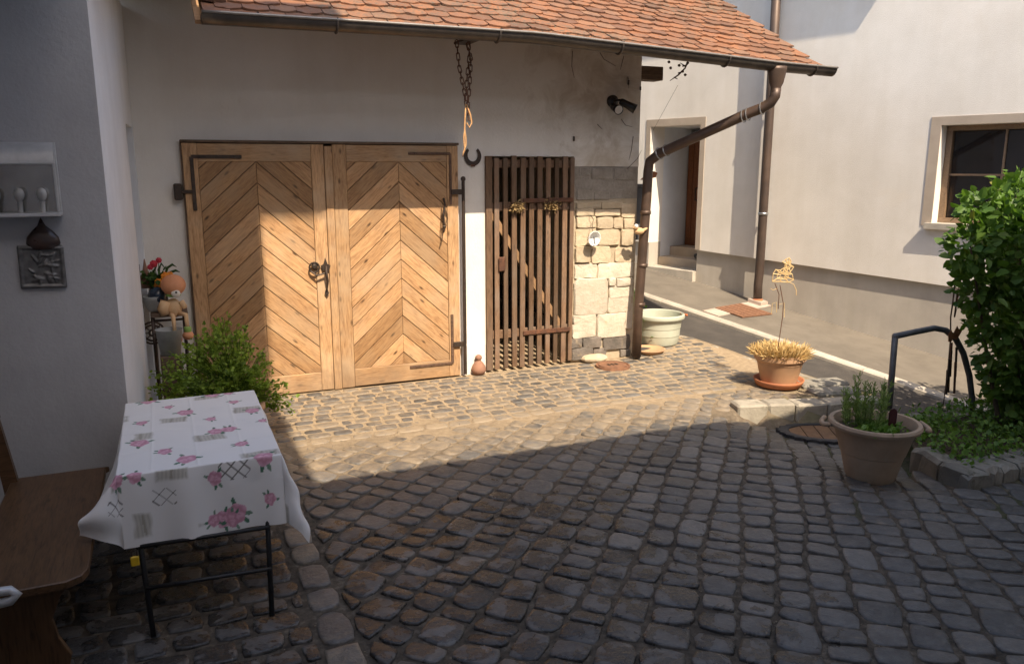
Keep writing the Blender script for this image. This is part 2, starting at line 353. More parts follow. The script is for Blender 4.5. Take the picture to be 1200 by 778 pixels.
# cobbles: attribute r = tone, g = sand dust, b = wetness
def cobble_mat():
    m, t, p = nt('cobble'); a = N(t, 'VertexColor', layer_name='Col'); sp = N(t, 'SeparateColor'); t.links.new(a.outputs[0], sp.inputs[0]); v = coords(t, True)
    base = ramp(t, sp.outputs[0], [(0, (.042, .040, .037)), (.35, (.080, .077, .073)), (.6, (.118, .114, .108)), (.8, (.112, .098, .083)), (1, (.19, .178, .163))])
    base = mixc(t, .5, base, ramp(t, tnoise(t, v, 17, 7, .65), [(.3, (.040, .038, .037)), (.52, (.10, .097, .094)), (.7, (.18, .172, .162))]))
    n1 = tnoise(t, v, 11, 6, .68, .5)
    d = math_(t, 'ADD', sp.outputs[1], math_(t, 'MULTIPLY_ADD', n1, 1.5, -.82)); d = ramp(t, d, [(.18, (0,)*3), (.75, (.92,)*3)])
    col = mixc(t, d, base, (.30, .236, .162))
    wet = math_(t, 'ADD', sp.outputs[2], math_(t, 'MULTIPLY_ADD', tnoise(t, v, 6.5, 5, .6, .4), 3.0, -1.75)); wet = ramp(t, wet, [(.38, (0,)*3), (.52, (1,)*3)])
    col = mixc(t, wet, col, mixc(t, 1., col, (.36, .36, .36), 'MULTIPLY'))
    t.links.new(col, p.inputs['Base Color'])
    t.links.new(math_(t, 'MULTIPLY_ADD', wet, -.22, math_(t, 'MULTIPLY_ADD', n1, .4, .27)), p.inputs['Roughness'])
    p.inputs['Specular IOR Level'].default_value = .5
    b1 = bump(t, p, tnoise(t, v, 24, 5, .65), .7, .014); bump(t, p, tnoise(t, v, 120, 6, .7), .5, .005, b1); return m
MAT['cobble'] = cobble_mat()
def joint_mat():
    m, t, p = nt('joint_sand'); v = coords(t, True); sx = N(t, 'SeparateXYZ'); t.links.new(v, sx.inputs[0])
    y = math_(t, 'ADD', sx.outputs[1], math_(t, 'MULTIPLY_ADD', tnoise(t, v, 1.6, 5), 2.4, -1.2))
    f = ramp(t, math_(t, 'MULTIPLY_ADD', y, .45, -2.1), [(0, (0,)*3), (.75, (1,)*3)])
    dark = ramp(t, tnoise(t, v, 24, 7, .7), [(.35, (.06, .050, .040)), (.55, (.13, .107, .081)), (.72, (.26, .218, .168))])
    sand = ramp(t, tnoise(t, v, 20, 7, .7), [(.35, (.27, .205, .135)), (.6, (.40, .31, .207))])
    mx_ = math_(t, 'ADD', math_(t, 'MULTIPLY_ADD', sx.outputs[0], .3, -1.25), math_(t, 'MULTIPLY_ADD', tnoise(t, v, 1.9, 5, .6), 2.4, -1.2))
    dark = mixc(t, ramp(t, mx_, [(.1, (0,)*3), (.5, (.75,)*3)]), dark, (.055, .075, .025))
    t.links.new(mixc(t, f, dark, sand), p.inputs['Base Color']); p.inputs['Roughness'].default_value = .95; p.inputs['Specular IOR Level'].default_value = .2
    bump(t, p, tnoise(t, v, 90, 8, .75), .9, .015); return m
MAT['joint'] = joint_mat()
def leaf_mat(name, dark, light, tr=.3, rough=.42):
    m, t, p = nt(name); a = N(t, 'VertexColor', layer_name='Col'); sp = N(t, 'SeparateColor'); t.links.new(a.outputs[0], sp.inputs[0])
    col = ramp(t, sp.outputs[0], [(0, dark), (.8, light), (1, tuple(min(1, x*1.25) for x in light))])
    col = mixc(t, sp.outputs[1], col, (.30, .16, .03))
    t.links.new(col, p.inputs['Base Color']); p.inputs['Roughness'].default_value = rough; p.inputs['Specular IOR Level'].default_value = .35
    tl = N(t, 'BsdfTranslucent'); t.links.new(mixc(t, 1., col, (1.15, 1.3, .5), 'MULTIPLY'), tl.inputs[0]); mx = N(t, 'MixShader'); mx.inputs[0].default_value = tr
    t.links.new(p.outputs[0], mx.inputs[1]); t.links.new(tl.outputs[0], mx.inputs[2]); t.links.new(mx.outputs[0], t.nodes['Material Output'].inputs[0]); return m
MAT['leaf_bush'] = leaf_mat('leaf_bush', (.03, .072, .013), (.125, .225, .036), .33, .5)
MAT['leaf_herb'] = leaf_mat('leaf_herb', (.08, .145, .02), (.29, .40, .065), .4, .55)
MAT['leaf_rosemary'] = leaf_mat('leaf_rosemary', (.085, .145, .045), (.25, .34, .11), .3, .6)
MAT['leaf_cover'] = leaf_mat('leaf_cover', (.045, .10, .016), (.15, .26, .05), .3, .55)
def cloth_mat():
    m, t, p = nt('printed_cloth'); a = N(t, 'VertexColor', layer_name='Col'); t.links.new(a.outputs[0], p.inputs['Base Color'])
    p.inputs['Roughness'].default_value = .55; p.inputs['Specular IOR Level'].default_value = .3
    v = coords(t, True); b1 = bump(t, p, tnoise(t, v, 6, 3, .5), .16, .02); bump(t, p, tnoise(t, v, 420, 2, .5), .15, .002, b1); return m
MAT['cloth'] = cloth_mat()

# ------------------------------------------------------------------ layout constants
YF = 7.53                                   # barn front
P0 = OZ(893, 355, .15); ha = math.atan((-210-600)/(FPX/math.cos(TH)))+PSI
D = np.array([math.sin(ha), math.cos(ha), 0]); NN = np.array([-D[1], D[0], 0]); SLOPE = .143
ZV = np.array([0, 0, 1.])
def HW(a, z, off=0.): return P0*np.array([1, 1, 0])+D*a+NN*off+ZV*z      # point on the neighbour's wall
def street_z(x, y): return .15+SLOPE*((x-P0[0])*D[0]+(y-P0[1])*D[1])
SN = np.array([-SLOPE*D[0], -SLOPE*D[1], 1.])
def kerb_y(x): return 5.35-(x-4.52)*.26
def hz(x, y):
    z = .07*sstep(4.3, 5.6, x)*sstep(6.6, 7.9, y)
    if y < kerb_y(x): z -= .15*sstep(4.1, 4.8, x)*sstep(3.2, 4.4, y)
    return z
EDGE = [(-6, 8.5), (1.5, 8.2), (3.0, 7.2), (3.6, 6.75), (4.2, 6.3), (4.5, 5.9), (4.8, 5.72), (5.3, 6.05), (5.9, 6.0), (6.6, 5.98), (7.3, 5.9), (7.9, 5.8), (8.6, 5.65), (9.5, 5.5)]
def edge_x(y): return float(np.interp(y, [e[0] for e in EDGE], [e[1] for e in EDGE]))
BED = [tuple(OZ(*p)[:2]) for p in ((1066, 536), (1135, 573), (1205, 557))]
def in_bed(x, y):
    (ax, ay), (bx, by), (cx, cy) = BED
    l1 = (bx-ax)*(y-ay)-(by-ay)*(x-ax); l2 = (cx-bx)*(y-by)-(cy-by)*(x-bx)
    return l1 > -.02 and l2 > -.02

# ================================================================== SETTING: ground, street
gm = MB(); gm.add([(-120, -120, -4), (120, -120, -4), (120, 120, -4), (-120, 120, -4)], [(0, 1, 2, 3)])
tag(gm.build('ground', MAT['soil']), kind='structure')
# courtyard bed of sand
V = []; F = []; ys = np.arange(-4, 9.41, .1); nx = 90
for y in ys:
    xe = edge_x(y)
    for i in range(nx+1):
        x = -3.5+(xe+3.5)*i/nx; V.append((x, y, hz(x, y)-.0105+.0045*mnoise.noise((x*3, y*3, 0))+.001*sstep(4.8, 5.5, y)))
for j in range(len(ys)-1):
    for i in range(nx): a = j*(nx+1)+i; F.append((a, a+1, a+nx+2, a+nx+1))
n0 = len(V)
for j, y in enumerate(ys): V.append((edge_x(y)+.02, y, street_z(edge_x(y), y)-.3))
for j in range(len(ys)-1): a = j*(nx+1)+nx; F.append((a, n0+j, n0+j+1, a+nx+1))
court = tag(mesh_obj('courtyard_paving', V, F, MAT['joint'], smooth=True), kind='structure')
def strip(name, o0, o1, a0, a1, dz, mat, na=1):
    b = MB(); V = []; F = []
    for i in range(na+1):
        a = a0+(a1-a0)*i/na
        for o in (o0, o1): p = HW(a, 0, o); p[2] = street_z(p[0], p[1])+dz; V.append(p)
    for i in range(na): F.append((2*i, 2*i+1, 2*i+3, 2*i+2))
    b.add(V, F); return b.build(name, mat)
tag(strip('street', 1.3, 3.5, -26, 26, -.03, MAT['asphalt']), kind='structure')
swk = tag(strip('sidewalk', -.35, 1.36, -26, 26, 0, MAT['sidewalk']), kind='structure')
# pale kerb, one stone after another
kb = bpy.data.objects.new('street_kerb', None); link(kb); WL[kb] = np.zeros(3); tag(kb, kind='structure')
a = -6.2
while a < 6:
    L = .98; b = MB(); V = []
    for aa in (a+.006, a+L-.006):
        for o, dz in ((1.36, -.12), (1.36, .006), (1.375, .018), (1.48, .018), (1.5, .0), (1.5, -.16)):
            p = HW(aa, 0, o); p[2] = street_z(p[0], p[1])+dz; V.append(p)
    F = [(i, i+1, i+7, i+6) for i in range(5)]+[tuple(range(6))[::-1], tuple(range(6, 12))]
    b.add(V, F); o = b.build('kerb_stone', MAT['kerb_pale'], kb); a += L

# ------------------------------------------------------------------ cobbles
STONES = []     # (verts, faces, colour, pixel size)
def stone_mesh(q, top, dome, n=12, jn=.012, tilt=.012, pw=3.4):
    """q: 4 corners ccw (2D); rounded, domed cobble"""
    q = np.array(q, float); c = q.mean(0); V = []; rr = [(1.03, -.045), (1.0, -.007), (.965, -.0008), (.8, .7*dome), (.0, dome)]
    L1 = (np.linalg.norm(q[1]-q[0])+np.linalg.norm(q[2]-q[3]))/2; L2 = (np.linalg.norm(q[2]-q[1])+np.linalg.norm(q[3]-q[0]))/2
    su = max(.5, 1-2*jn/L1); sv = max(.5, 1-2*jn/L2); tx, ty = random.uniform(-tilt, tilt), random.uniform(-tilt, tilt)
    ph = random.uniform(0, 6.28); jit = [1+random.uniform(-.075, .04) for _ in range(n)]
    for s, h in rr[:-1]:
        for k in range(n):
            a = 2*math.pi*(k+.5)/n; cx, sy = math.cos(a), math.sin(a)
            m = (abs(cx)**pw+abs(sy)**pw)**(-1/pw)*s*jit[k]
            u, v = .5+.5*su*m*cx, .5+.5*sv*m*sy
            p = q[0]*(1-u)*(1-v)+q[1]*u*(1-v)+q[2]*u*v+q[3]*(1-u)*v
            V.append((p[0], p[1], top+h+(tx*(p[0]-c[0])+ty*(p[1]-c[1]))/.07))
    V.append((c[0], c[1], top+dome)); F = []
    for i in range(3):
        for k in range(n): l = (k+1) % n; F.append((i*n+k, i*n+l, (i+1)*n+l, (i+1)*n+k))
    for k in range(n): F.append((3*n+k, 3*n+(k+1) % n, 4*n))
    return np.array(V), F
def add_stone(q, zone):
    c = np.mean(q, 0)
    if in_bed(*c) or c[0] > edge_x(c[1])-.06: return
    if zone == 'fan' and (kerb_y(c[0])-.02 < c[1] < kerb_y(c[0])+.24 and c[0] > 4.45): return
    px, py, d = proj((c[0], c[1], 0))
    if not (-80 < px < 1290 and 300 < py < 880): return
    dust = {'fan': .10+.48*sstep(4.8, 5.6, c[1]+.25*mnoise.noise((c[0]*1.1, c[1]*1.1, 3))), 'band': .50, 'pale': .55, 'strip': .38, 'left': .05}[zone]
    dust += random.uniform(-.16, .12)
    if zone == 'band' and random.random() < .3: dust -= .2
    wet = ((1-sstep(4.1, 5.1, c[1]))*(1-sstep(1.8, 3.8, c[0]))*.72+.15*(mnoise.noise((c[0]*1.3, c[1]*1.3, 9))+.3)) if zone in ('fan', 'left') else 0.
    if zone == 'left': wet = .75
    tone = min(1, max(0, random.gauss(.5, .3)))
    if zone in ('pale',): tone = 1; dust = .62+random.uniform(-.1, .25)
    if zone == 'strip': tone = random.uniform(.75, .95)
    jn = {'fan': .0045, 'band': .0075, 'pale': .004, 'strip': .006, 'left': .006}[zone]
    dome = random.uniform(.0005, .004) if zone != 'band' else random.uniform(.001, .005)
    top = hz(*c)+random.uniform(-.0035, .0035)-(.0060 if zone in ('band', 'pale') else 0)-.006*sstep(4.9, 5.8, c[1])*(zone == 'fan')
    V, F = stone_mesh(q, top, dome, jn=jn+random.uniform(0, .005), tilt=.002 if zone in ('band', 'pale') else .005, pw=random.uniform(3.6, 8))
    col = (tone, max(0, dust), max(0, wet)); area = abs(np.cross(q[2]-q[0], q[3]-q[1]))/2
    vis = (0 < px < 1200 and 400 < py < 790)
    STONES.append((V, F, col, area/d**3 if vis else 0, zone))
def wig(seed, s, amp): return amp*(math.sin(s*2.3+seed*1.7)+.6*math.sin(s*5.1+seed*4.1)+.5*math.sin(s*9.7+seed*2.9))
# fan: columns of stones running away from the house door
CC = np.array([12.9, 14.9]); dth = .0118
for i in range(-60, 75):
    th0 = R(223)+i*dth
    r = 6.2+random.uniform(0, .15)
    def PT(ii, rr, tj=0.): a = R(223)+ii*dth+wig(ii, rr, .0010)+tj; return CC+rr*np.array([math.cos(a), math.sin(a)])
    prev = None
    while r < 21:
        c = PT(i+.5, r)
        if not (c[1] < 5.92 and c[1] > .8 and c[0] > .69 and c[0] < 7.2): r += .13; prev = None; continue
        L = random.choice((random.uniform(.10, .15), random.uniform(.12, .2), random.uniform(.15, .24)))*(.8+.2*r/14)
        j = [random.uniform(-.014, .014) for _ in range(2)]
        if prev is None: prev = (PT(i, r), PT(i+1, r))
        nxt = (PT(i, r+L+j[0]), PT(i+1, r+L+j[1]))
        q = [prev[0], nxt[0], nxt[1], prev[1]]
        if np.cross(np.array(q[1])-q[0], np.array(q[2])-q[1]) < 0: q = q[::-1]
        q = np.array(q); q[:, 0] = np.maximum(q[:, 0], .67); q[:, 1] = np.minimum(q[:, 1], 5.985)
        if np.ptp(q[:, 0]) > .07 and np.ptp(q[:, 1]) > .07: add_stone(q, 'fan')
        prev = nxt; r += L
def rows(x0, x1, y0, y1, hgt, wmin, wmax, zone, along='x', amp=.006, maxY=None):
    y = y0; k = random.randint(0, 999)
    while y < y1-.03:
        h = min(random.uniform(*hgt), y1-y); x = x0+random.uniform(0, .08)*(zone not in ('left', 'strip')); k += 1
        def P(s, t_): return np.array([s, t_+wig(k+(t_ > y+.5*h), s, amp)]) if along == 'x' else np.array([t_+wig(k+(t_ > y+.5*h), s, amp), s])
        js = 0.
        while x < x1:
            wd = random.uniform(wmin, wmax); wd = min(wd, x1-x) if zone == 'left' else wd
            if wd < .05: break
            jn2 = (random.uniform(-.015, .015) if x+wd < x1-.02 else 0)
            q = np.array([P(x, y), P(x+wd, y), P(x+wd+jn2, y+h), P(x+js, y+h)]); js = jn2
            if along != 'x': q = q[::-1]
            if maxY is None or max(p[1] for p in q) < maxY: add_stone(q, zone)
            x += wd
        y += h
rows(-.1, 6.6, 6.13, 7.48, (.105, .14), .11, .21, 'band', amp=.006)
rows(5.0, 6.6, 7.5, 8.6, (.11, .14), .12, .2, 'band', amp=.004)
rows(4.5, 6.2, 5.47, 5.93, (.10, .13), .12, .2, 'band')
rows(.72, 4.9, 5.985, 6.115, (.13, .13), .15, .24, 'pale', amp=.006)
rows(2.3, 5.9, .49, .665, (.175, .175), .19, .30, 'strip', along='y', amp=.004)
rows(-1.6, .49, 2.2, 5.08, (.14, .19), .15, .26, 'left', amp=.006)
rows(-.2, .64, 5.95, 6.12, (.14, .17), .14, .22, 'left')
rows(-.2, .49, 5.12, 5.95, (.13, .16), .14, .22, 'left')
STONES.sort(key=lambda s: -s[3])
for V, F, col, sz, zn in STONES[:300]:
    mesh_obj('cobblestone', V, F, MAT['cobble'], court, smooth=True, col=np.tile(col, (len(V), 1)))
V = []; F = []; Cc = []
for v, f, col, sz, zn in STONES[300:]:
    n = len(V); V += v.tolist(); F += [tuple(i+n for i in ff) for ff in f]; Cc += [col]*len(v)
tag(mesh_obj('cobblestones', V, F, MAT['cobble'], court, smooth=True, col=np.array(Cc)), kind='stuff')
# grit, straw and small stones lying in the joints
V = []; F = []; Cc = []
for k in range(2600):
    x, y = random.uniform(.3, 5.6), random.uniform(2.0, 7.3)
    if in_bed(x, y) or x > edge_x(y)-.1: continue
    s = random.uniform(.002, .0065); n = len(V); z = hz(x, y)-.006
    for dx, dy, dz in ((1, 0, 0), (-.5, .87, 0), (-.5, -.87, 0), (0, 0, 1.1)): V.append((x+dx*s*random.uniform(.7, 1.4), y+dy*s, z+dz*s))
    F += [(n, n+1, n+3), (n+1, n+2, n+3), (n+2, n, n+3)]; g = random.random(); Cc += [(g, .9*(random.random() < .5), 0)]*4
tag(mesh_obj('grit', V, F, MAT['cobble'], court, col=np.array(Cc)), kind='stuff')
# raised kerb stones at the drive, retaining edge towards the street
ck = bpy.data.objects.new('courtyard_kerb', None); link(ck); WL[ck] = np.zeros(3); tag(ck, kind='structure')
def kerb_block(p, q, wd, z0, z1, mat='kerb_grey'):
    p, q = np.array(p, float), np.array(q, float); t = q-p; L = np.linalg.norm(t); t /= L; s = np.array([-t[1], t[0]])
    b = MB().box((0.006, 0, z0), (L-.006, wd, z1), .018); V = np.array(b.V)
    V += np.array([[.012*mnoise.noise(Vector(v)*6+Vector((p[0]*7, p[1]*9, i))) for i in range(3)] for v in V])
    W = np.stack([p[0]+t[0]*V[:, 0]+s[0]*V[:, 1], p[1]+t[1]*V[:, 0]+s[1]*V[:, 1], V[:, 2]], 1)
    return mesh_obj('kerb_stone', W, b.F, MAT[mat], ck)
xs = [4.50, 4.78, 5.03, 5.33, 5.58, 5.86]
for x0, x1 in zip(xs, xs[1:]): kerb_block((x0, kerb_y(x0)), (x1, kerb_y(x1)), .2+random.uniform(-.01, .02), -.26, .035+random.uniform(-.004, .01), 'kerb_warm')
for (p, q) in (((5.48, 5.42), (5.95, 5.33)), ((5.56, 5.68), (6.08, 5.60))): kerb_block(p, q, .22, -.3, .03)
for k in range(5):
    y = 5.85+k*.5; kerb_block((edge_x(y)-.02, y), (edge_x(y+.5)-.02, y+.5), .07, -.5, hz(edge_x(y), y)-.004, 'kerb_warm')
ed = [(5.42, 4.72), (5.72, 4.63), (6.02, 4.52), (6.32, 4.40), (6.7, 4.2)]
for p, q in zip(ed, ed[1:]): kerb_block(p, q, .22, -.6, -.03)

# ================================================================== BARN
barn = thing('barn', (2.3, YF, 0), 'white plastered barn with chevron plank doors and a red tiled roof', 'barn')
def wall(name, org, d, n, us, vs, holes, thick, mat, parent, hol_fn=None, zoff=None):
    """wall front in the plane (org, d, z) with rectangular holes; solid of thickness thick behind"""
    org, d, n = np.array(org, float), np.array(d, float), np.array(n, float)
    us = sorted(us); vs = sorted(vs); nu, nv = len(us), len(vs)
    zf = zoff or (lambda u, v: v)
    V = [org+d*u+ZV*zf(u, v)-n*t for t in (0, thick) for v in vs for u in us]; I = lambda t, i, j: t*nu*nv+j*nu+i
    def solid(i, j):
        if not (0 <= i < nu-1 and 0 <= j < nv-1): return False
        cu, cv = (us[i]+us[i+1])/2, (vs[j]+vs[j+1])/2
        return not any(a < cu < b and c < cv < e for a, b, c, e in holes)
    F = []
    for i in range(nu-1):
        for j in range(nv-1):
            if not solid(i, j): continue
            F.append((I(0, i, j), I(0, i+1, j), I(0, i+1, j+1), I(0, i, j+1))); F.append((I(1, i, j), I(1, i, j+1), I(1, i+1, j+1), I(1, i+1, j)))
            if not solid(i-1, j): F.append((I(0, i, j), I(0, i, j+1), I(1, i, j+1), I(1, i, j)))
            if not solid(i+1, j): F.append((I(0, i+1, j), I(1, i+1, j), I(1, i+1, j+1), I(0, i+1, j+1)))
            if not solid(i, j-1): F.append((I(0, i, j), I(1, i, j), I(1, i+1, j), I(0, i+1, j)))
            if not solid(i, j+1): F.append((I(0, i, j+1), I(0, i+1, j+1), I(1, i+1, j+1), I(1, i, j+1)))
    return mesh_obj(name, V, F, mat, parent)
DL, DM0, DM1, DR, DT = .197, 1.389, 1.466, 2.679, 2.305
GL, GR, GT = 2.985, 3.985, 2.205
PX0, PX1, PT = 3.985, 4.775, 2.105
bw = wall('wall', (0, YF, 0), (1, 0, 0), (0, -1, 0), [-.6, DL-.01, DR+.01, GL, GR, PX1], [-.3, 0, PT, GT, DT+.01, 3.62],
     [(DL-.01, DR+.01, -.3, DT+.01), (GL, GR, -.3, GT), (GR, PX1, -.3, PT)], .4, MAT['plaster_barn'], barn)
MB().box((DR+.03, YF-.02, -.05), (GL-.012, YF-.001, .31), .008).build('plaster_base', MAT['plaster_barn'], barn)
MB().box((PX1-.4, YF+.4, -.3), (PX1, 11.5, 3.6)).build('side_wall', MAT['plaster_barn'], barn)
# dark room behind gate and doors
rm = MB().box((GL-.5, YF+.401, -.2), (GR+.3, YF+3.2, -.01)); rm.build('room_floor', MAT['room_floor'], barn)
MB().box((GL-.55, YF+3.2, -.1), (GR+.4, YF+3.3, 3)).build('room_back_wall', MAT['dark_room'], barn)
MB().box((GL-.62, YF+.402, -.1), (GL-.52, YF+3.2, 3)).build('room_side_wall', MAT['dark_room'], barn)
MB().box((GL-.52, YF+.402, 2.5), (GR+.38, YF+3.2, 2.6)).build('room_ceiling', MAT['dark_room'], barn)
MB().box((GL+.001, YF+.0, -.1), (GR-.001, YF+.4, -.008)).build('gate_threshold', MAT['room_floor'], barn)
MB().box((-.5, YF+.29, -.1), (DR+.15, YF+.36, 2.6)).build('dark_backing', MAT['dark_room'], barn)  # added dark wall, stops light showing through the door gaps
MB().box((-.6, 11.5, -.3), (PX1, 11.8, 5.5)).build('back_wall', MAT['plaster_barn'], barn)
# ---- double door
def clip(poly, a, b, c):
    """keep a*x+b*y<=c"""
    out = []
    for i in range(len(poly)):
        p, q = poly[i], poly[(i+1) % len(poly)]; dp, dq = a*p[0]+b*p[1]-c, a*q[0]+b*q[1]-c
        if dp <= 0: out.append(p)
        if dp*dq < 0: t = dp/(dp-dq); out.append((p[0]+t*(q[0]-p[0]), p[1]+t*(q[1]-p[1])))
    return out
def board(parent, name, x0, z0, x1, z1, y0, y1, mat, vert=False, bev=.004):
    """board whose grain runs along its length, standing in the facade"""
    L, Wd = (z1-z0, x1-x0) if vert else (x1-x0, z1-z0)
    b = MB().box((-L/2, -(y1-y0)/2, -Wd/2), (L/2, (y1-y0)/2, Wd/2), bev)
    ax = Vector((0, 0, 1)) if vert else Vector((1, 0, 0)); az = Vector((-1, 0, 0)) if vert else Vector((0, 0, 1)); ay = Vector((0, 1, 0))
    m = Matrix((ax, ay, az)).transposed().to_4x4(); m.translation = ((x0+x1)/2, (y0+y1)/2, (z0+z1)/2)
    return mesh_obj(name, b.V, b.F, mat, parent, frame=m)
def leaf(x0, x1, z0, px0, px1, pz0, pz1, mid, yf):
    lf = mesh_obj('door_leaf', *(lambda b: (b.V, b.F))(MB().box((x0+.002, yf+.03, z0), (x1-.002, yf+.05, DT-.01))), MAT['old_wood'], barn)
    board(lf, 'stile', x0, z0, px0-.0015, DT-.005, yf, yf+.029, MAT['pine_frame'], True)
    board(lf, 'stile', px1+.0015, z0+.005, x1, DT-.005, yf, yf+.029, MAT['pine_frame'], True)
    board(lf, 'rail', px0, pz1+.0015, px1, DT-.007, yf+.002, yf+.029, MAT['pine_frame'])
    board(lf, 'rail', px0, z0+.006, px1, pz0-.0015, yf-.002, yf+.029, MAT['pine_frame'])
    s = math.sqrt(.5)
    for side in (0, 1):
        xa, xb = (px0, mid) if side == 0 else (mid, px1)
        rect = [(xa+.0012, pz0), (xb-.0012, pz0), (xb-.0012, pz1), (xa+.0012, pz1)]
        dx, dz = (.74, .67) if side == 0 else (.74, -.67)       # plank direction
        nx_, nz_ = -dz, dx
        vals = [nx_*p[0]+nz_*p[1] for p in rect]; v = min(vals)-random.uniform(0, .12)
        base = nx_*mid+nz_*pz1; wdt = .136; k0 = math.floor((min(vals)-base)/wdt)
        edges = []; e = base+k0*wdt
        while e < max(vals)+wdt: edges.append(e); e += wdt*random.uniform(.9, 1.1) if False else wdt
        for e0, e1 in zip(edges, edges[1:]):
            poly = clip(clip(rect, -nx_, -nz_, -(e0+.003)), nx_, nz_, e1-.003)
            if len(poly) < 3: continue
            P = np.array(poly); c = P.mean(0); lo = np.stack([(P-c)@np.array([dx, dz]), (P-c)@np.array([nx_, nz_])], 1)
            ar = .5*abs(sum(lo[i-1][0]*lo[i][1]-lo[i][0]*lo[i-1][1] for i in range(len(lo))))
            if ar < .0008: continue
            dp = random.uniform(-.0025, .002)
            b = MB().prism(lo, .022, U=(1, 0, 0), W=(0, 0, 1), N=(0, -1, 0), bev=.0016)
            ax = Vector((dx, 0, dz)).normalized(); ay = Vector((0, 1, 0)); az = Vector((nx_, 0, nz_)).normalized()
            m = Matrix((ax, ay, az)).transposed().to_4x4(); m.translation = (c[0], yf+.0295+dp, c[1])
            mesh_obj('plank', b.V, b.F, MAT['pine'], lf, frame=m)
    return lf
LY = YF-.055
l1 = leaf(DL, DM0, .0, .318, 1.272, .185, 2.145, .795, LY)
l2 = leaf(DM1, DR, .004, 1.592, 2.562, .185, 2.145, 2.085, LY-.006)
board(barn, 'door_post', DM0+.003, .0, DM1-.003, DT-.02, LY-.012, LY+.05, MAT['pine_frame'], True)
board(barn, 'door_lintel', DL-.012, DT+.0, DR+.012, DT+.022, LY-.01, YF+.1, MAT['old_wood'])
board(barn, 'door_frame', DL-.014, 0, DL-.002, DT-.001, LY+.005, YF+.02, MAT['old_wood'], True)
def strap(lf, pts, wd=.013, y=LY):
    b = MB()
    for (x0, z0), (x1, z1) in zip(pts, pts[1:]):
        if abs(x1-x0) > abs(z1-z0): b.box((min(x0, x1), y-.012, min(z0, z1)-wd), (max(x0, x1), y-.002, min(z0, z1)+wd), .002)
        else: b.box((x0-wd, y-.0145, min(z0, z1)), (x0+wd, y-.003, max(z0, z1)), .002)
    for (x0, z0), (x1, z1) in zip(pts, pts[1:]):
        for f in (.15, .5, .85): b.sphere((x0+(x1-x0)*f, y-.013, z0+(z1-z0)*f), .007, 8, 4)
    return b.build('hinge_strap', MAT['strap'] if lf is l2 else MAT['iron'], lf)
def q(px, py): p = OY(px, py, LY); return (p[0], p[2])
strap(l1, [q(283, 184), (q(224, 184)[0], q(283, 184)[1]), (q(224, 184)[0], q(227, 247)[1])], .015)
strap(l2, [q(478, 180), (q(527, 180)[0], q(478, 180)[1]), (q(527, 180)[0], q(529, 240)[1])], .012, LY-.006)
strap(l2, [q(480, 430), (q(530, 424)[0], q(480, 430)[1]), (q(530, 424)[0], q(531, 368)[1])], .014, LY-.006)
p = q(209, 225); MB().box((p[0]-.035, LY-.03, p[1]-.07), (p[0]+.03, LY+.06, p[1]+.07), .01).box((p[0]+.0, LY-.02, p[1]-.015), (p[0]+.11, LY-.004, p[1]+.015), .004).build('pintle', MAT['iron'], barn)
b = MB(); x = 2.722
b.tube([(x, LY-.03, .02), (x, LY-.03, 1.97)], .018, 8); b.sphere((x, LY-.03, 1.985), .026, 10, 6)
for z in (.34, 1.86): b.box((DR-.08, LY-.035, z-.025), (x+.01, LY-.012, z+.025), .004)
b.build('pintle_bar', MAT['iron'], barn)
# latch: plate with pointed top, ring and drop handle
b = MB(); c = q(381, 311); yl = LY-.016
b.prism([(c[0]-.03, c[1]-.05), (c[0]+.03, c[1]-.05), (c[0]+.045, c[1]+.0), (c[0]+.018, c[1]+.015), (c[0], c[1]+.075), (c[0]-.018, c[1]+.015), (c[0]-.045, c[1]+.0)], .008, (0, yl, 0), bev=.002)
b.prism([(c[0]-.02, c[1]-.26), (c[0], c[1]-.29), (c[0]+.02, c[1]-.26), (c[0]+.012, c[1]-.23), (c[0]-.012, c[1]-.23)], .008, (0, yl, 0))
b.tube([(c[0]+.005, yl-.008, c[1]-.01), (c[0]-.005, yl-.05, c[1]-.06), (c[0]+.005, yl-.055, c[1]-.14), (c[0], yl-.012, c[1]-.235)], [.011, .013, .011, .008], 8)
cr = np.array(q(367.5, 313)); b.tube([(cr[0]+.045*math.cos(a), yl-.02, cr[1]+.045*math.sin(a)) for a in np.linspace(0, 6.283, 17)[:-1]], .009, 7, closed=True)
b.sphere((cr[0]+.005, yl-.012, cr[1]+.01), .03, 10, 6, (1, .5, 1.1))
b.tube([(cr[0]-.04, yl-.02, cr[1]-.03), (cr[0]+.02, yl-.035, cr[1]-.075), (c[0]-.01, yl-.03, cr[1]-.055)], .009, 7)
shade_auto(b.build('latch', MAT['iron'], l1))
b = MB(); c = q(519, 232); b.tube([(c[0], LY-.02, c[1]), (c[0]+.012, LY-.028, c[1]-.06), (c[0]-.008, LY-.028, c[1]-.16), (c[0]+.002, LY-.02, c[1]-.28), (c[0]-.012, LY-.024, c[1]-.34)], [.012, .009, .012, .01, .006], 7)
b.sphere((c[0]+.002, LY-.02, c[1]-.28), .02, 8, 5); b.build('hook', MAT['iron'], l2)
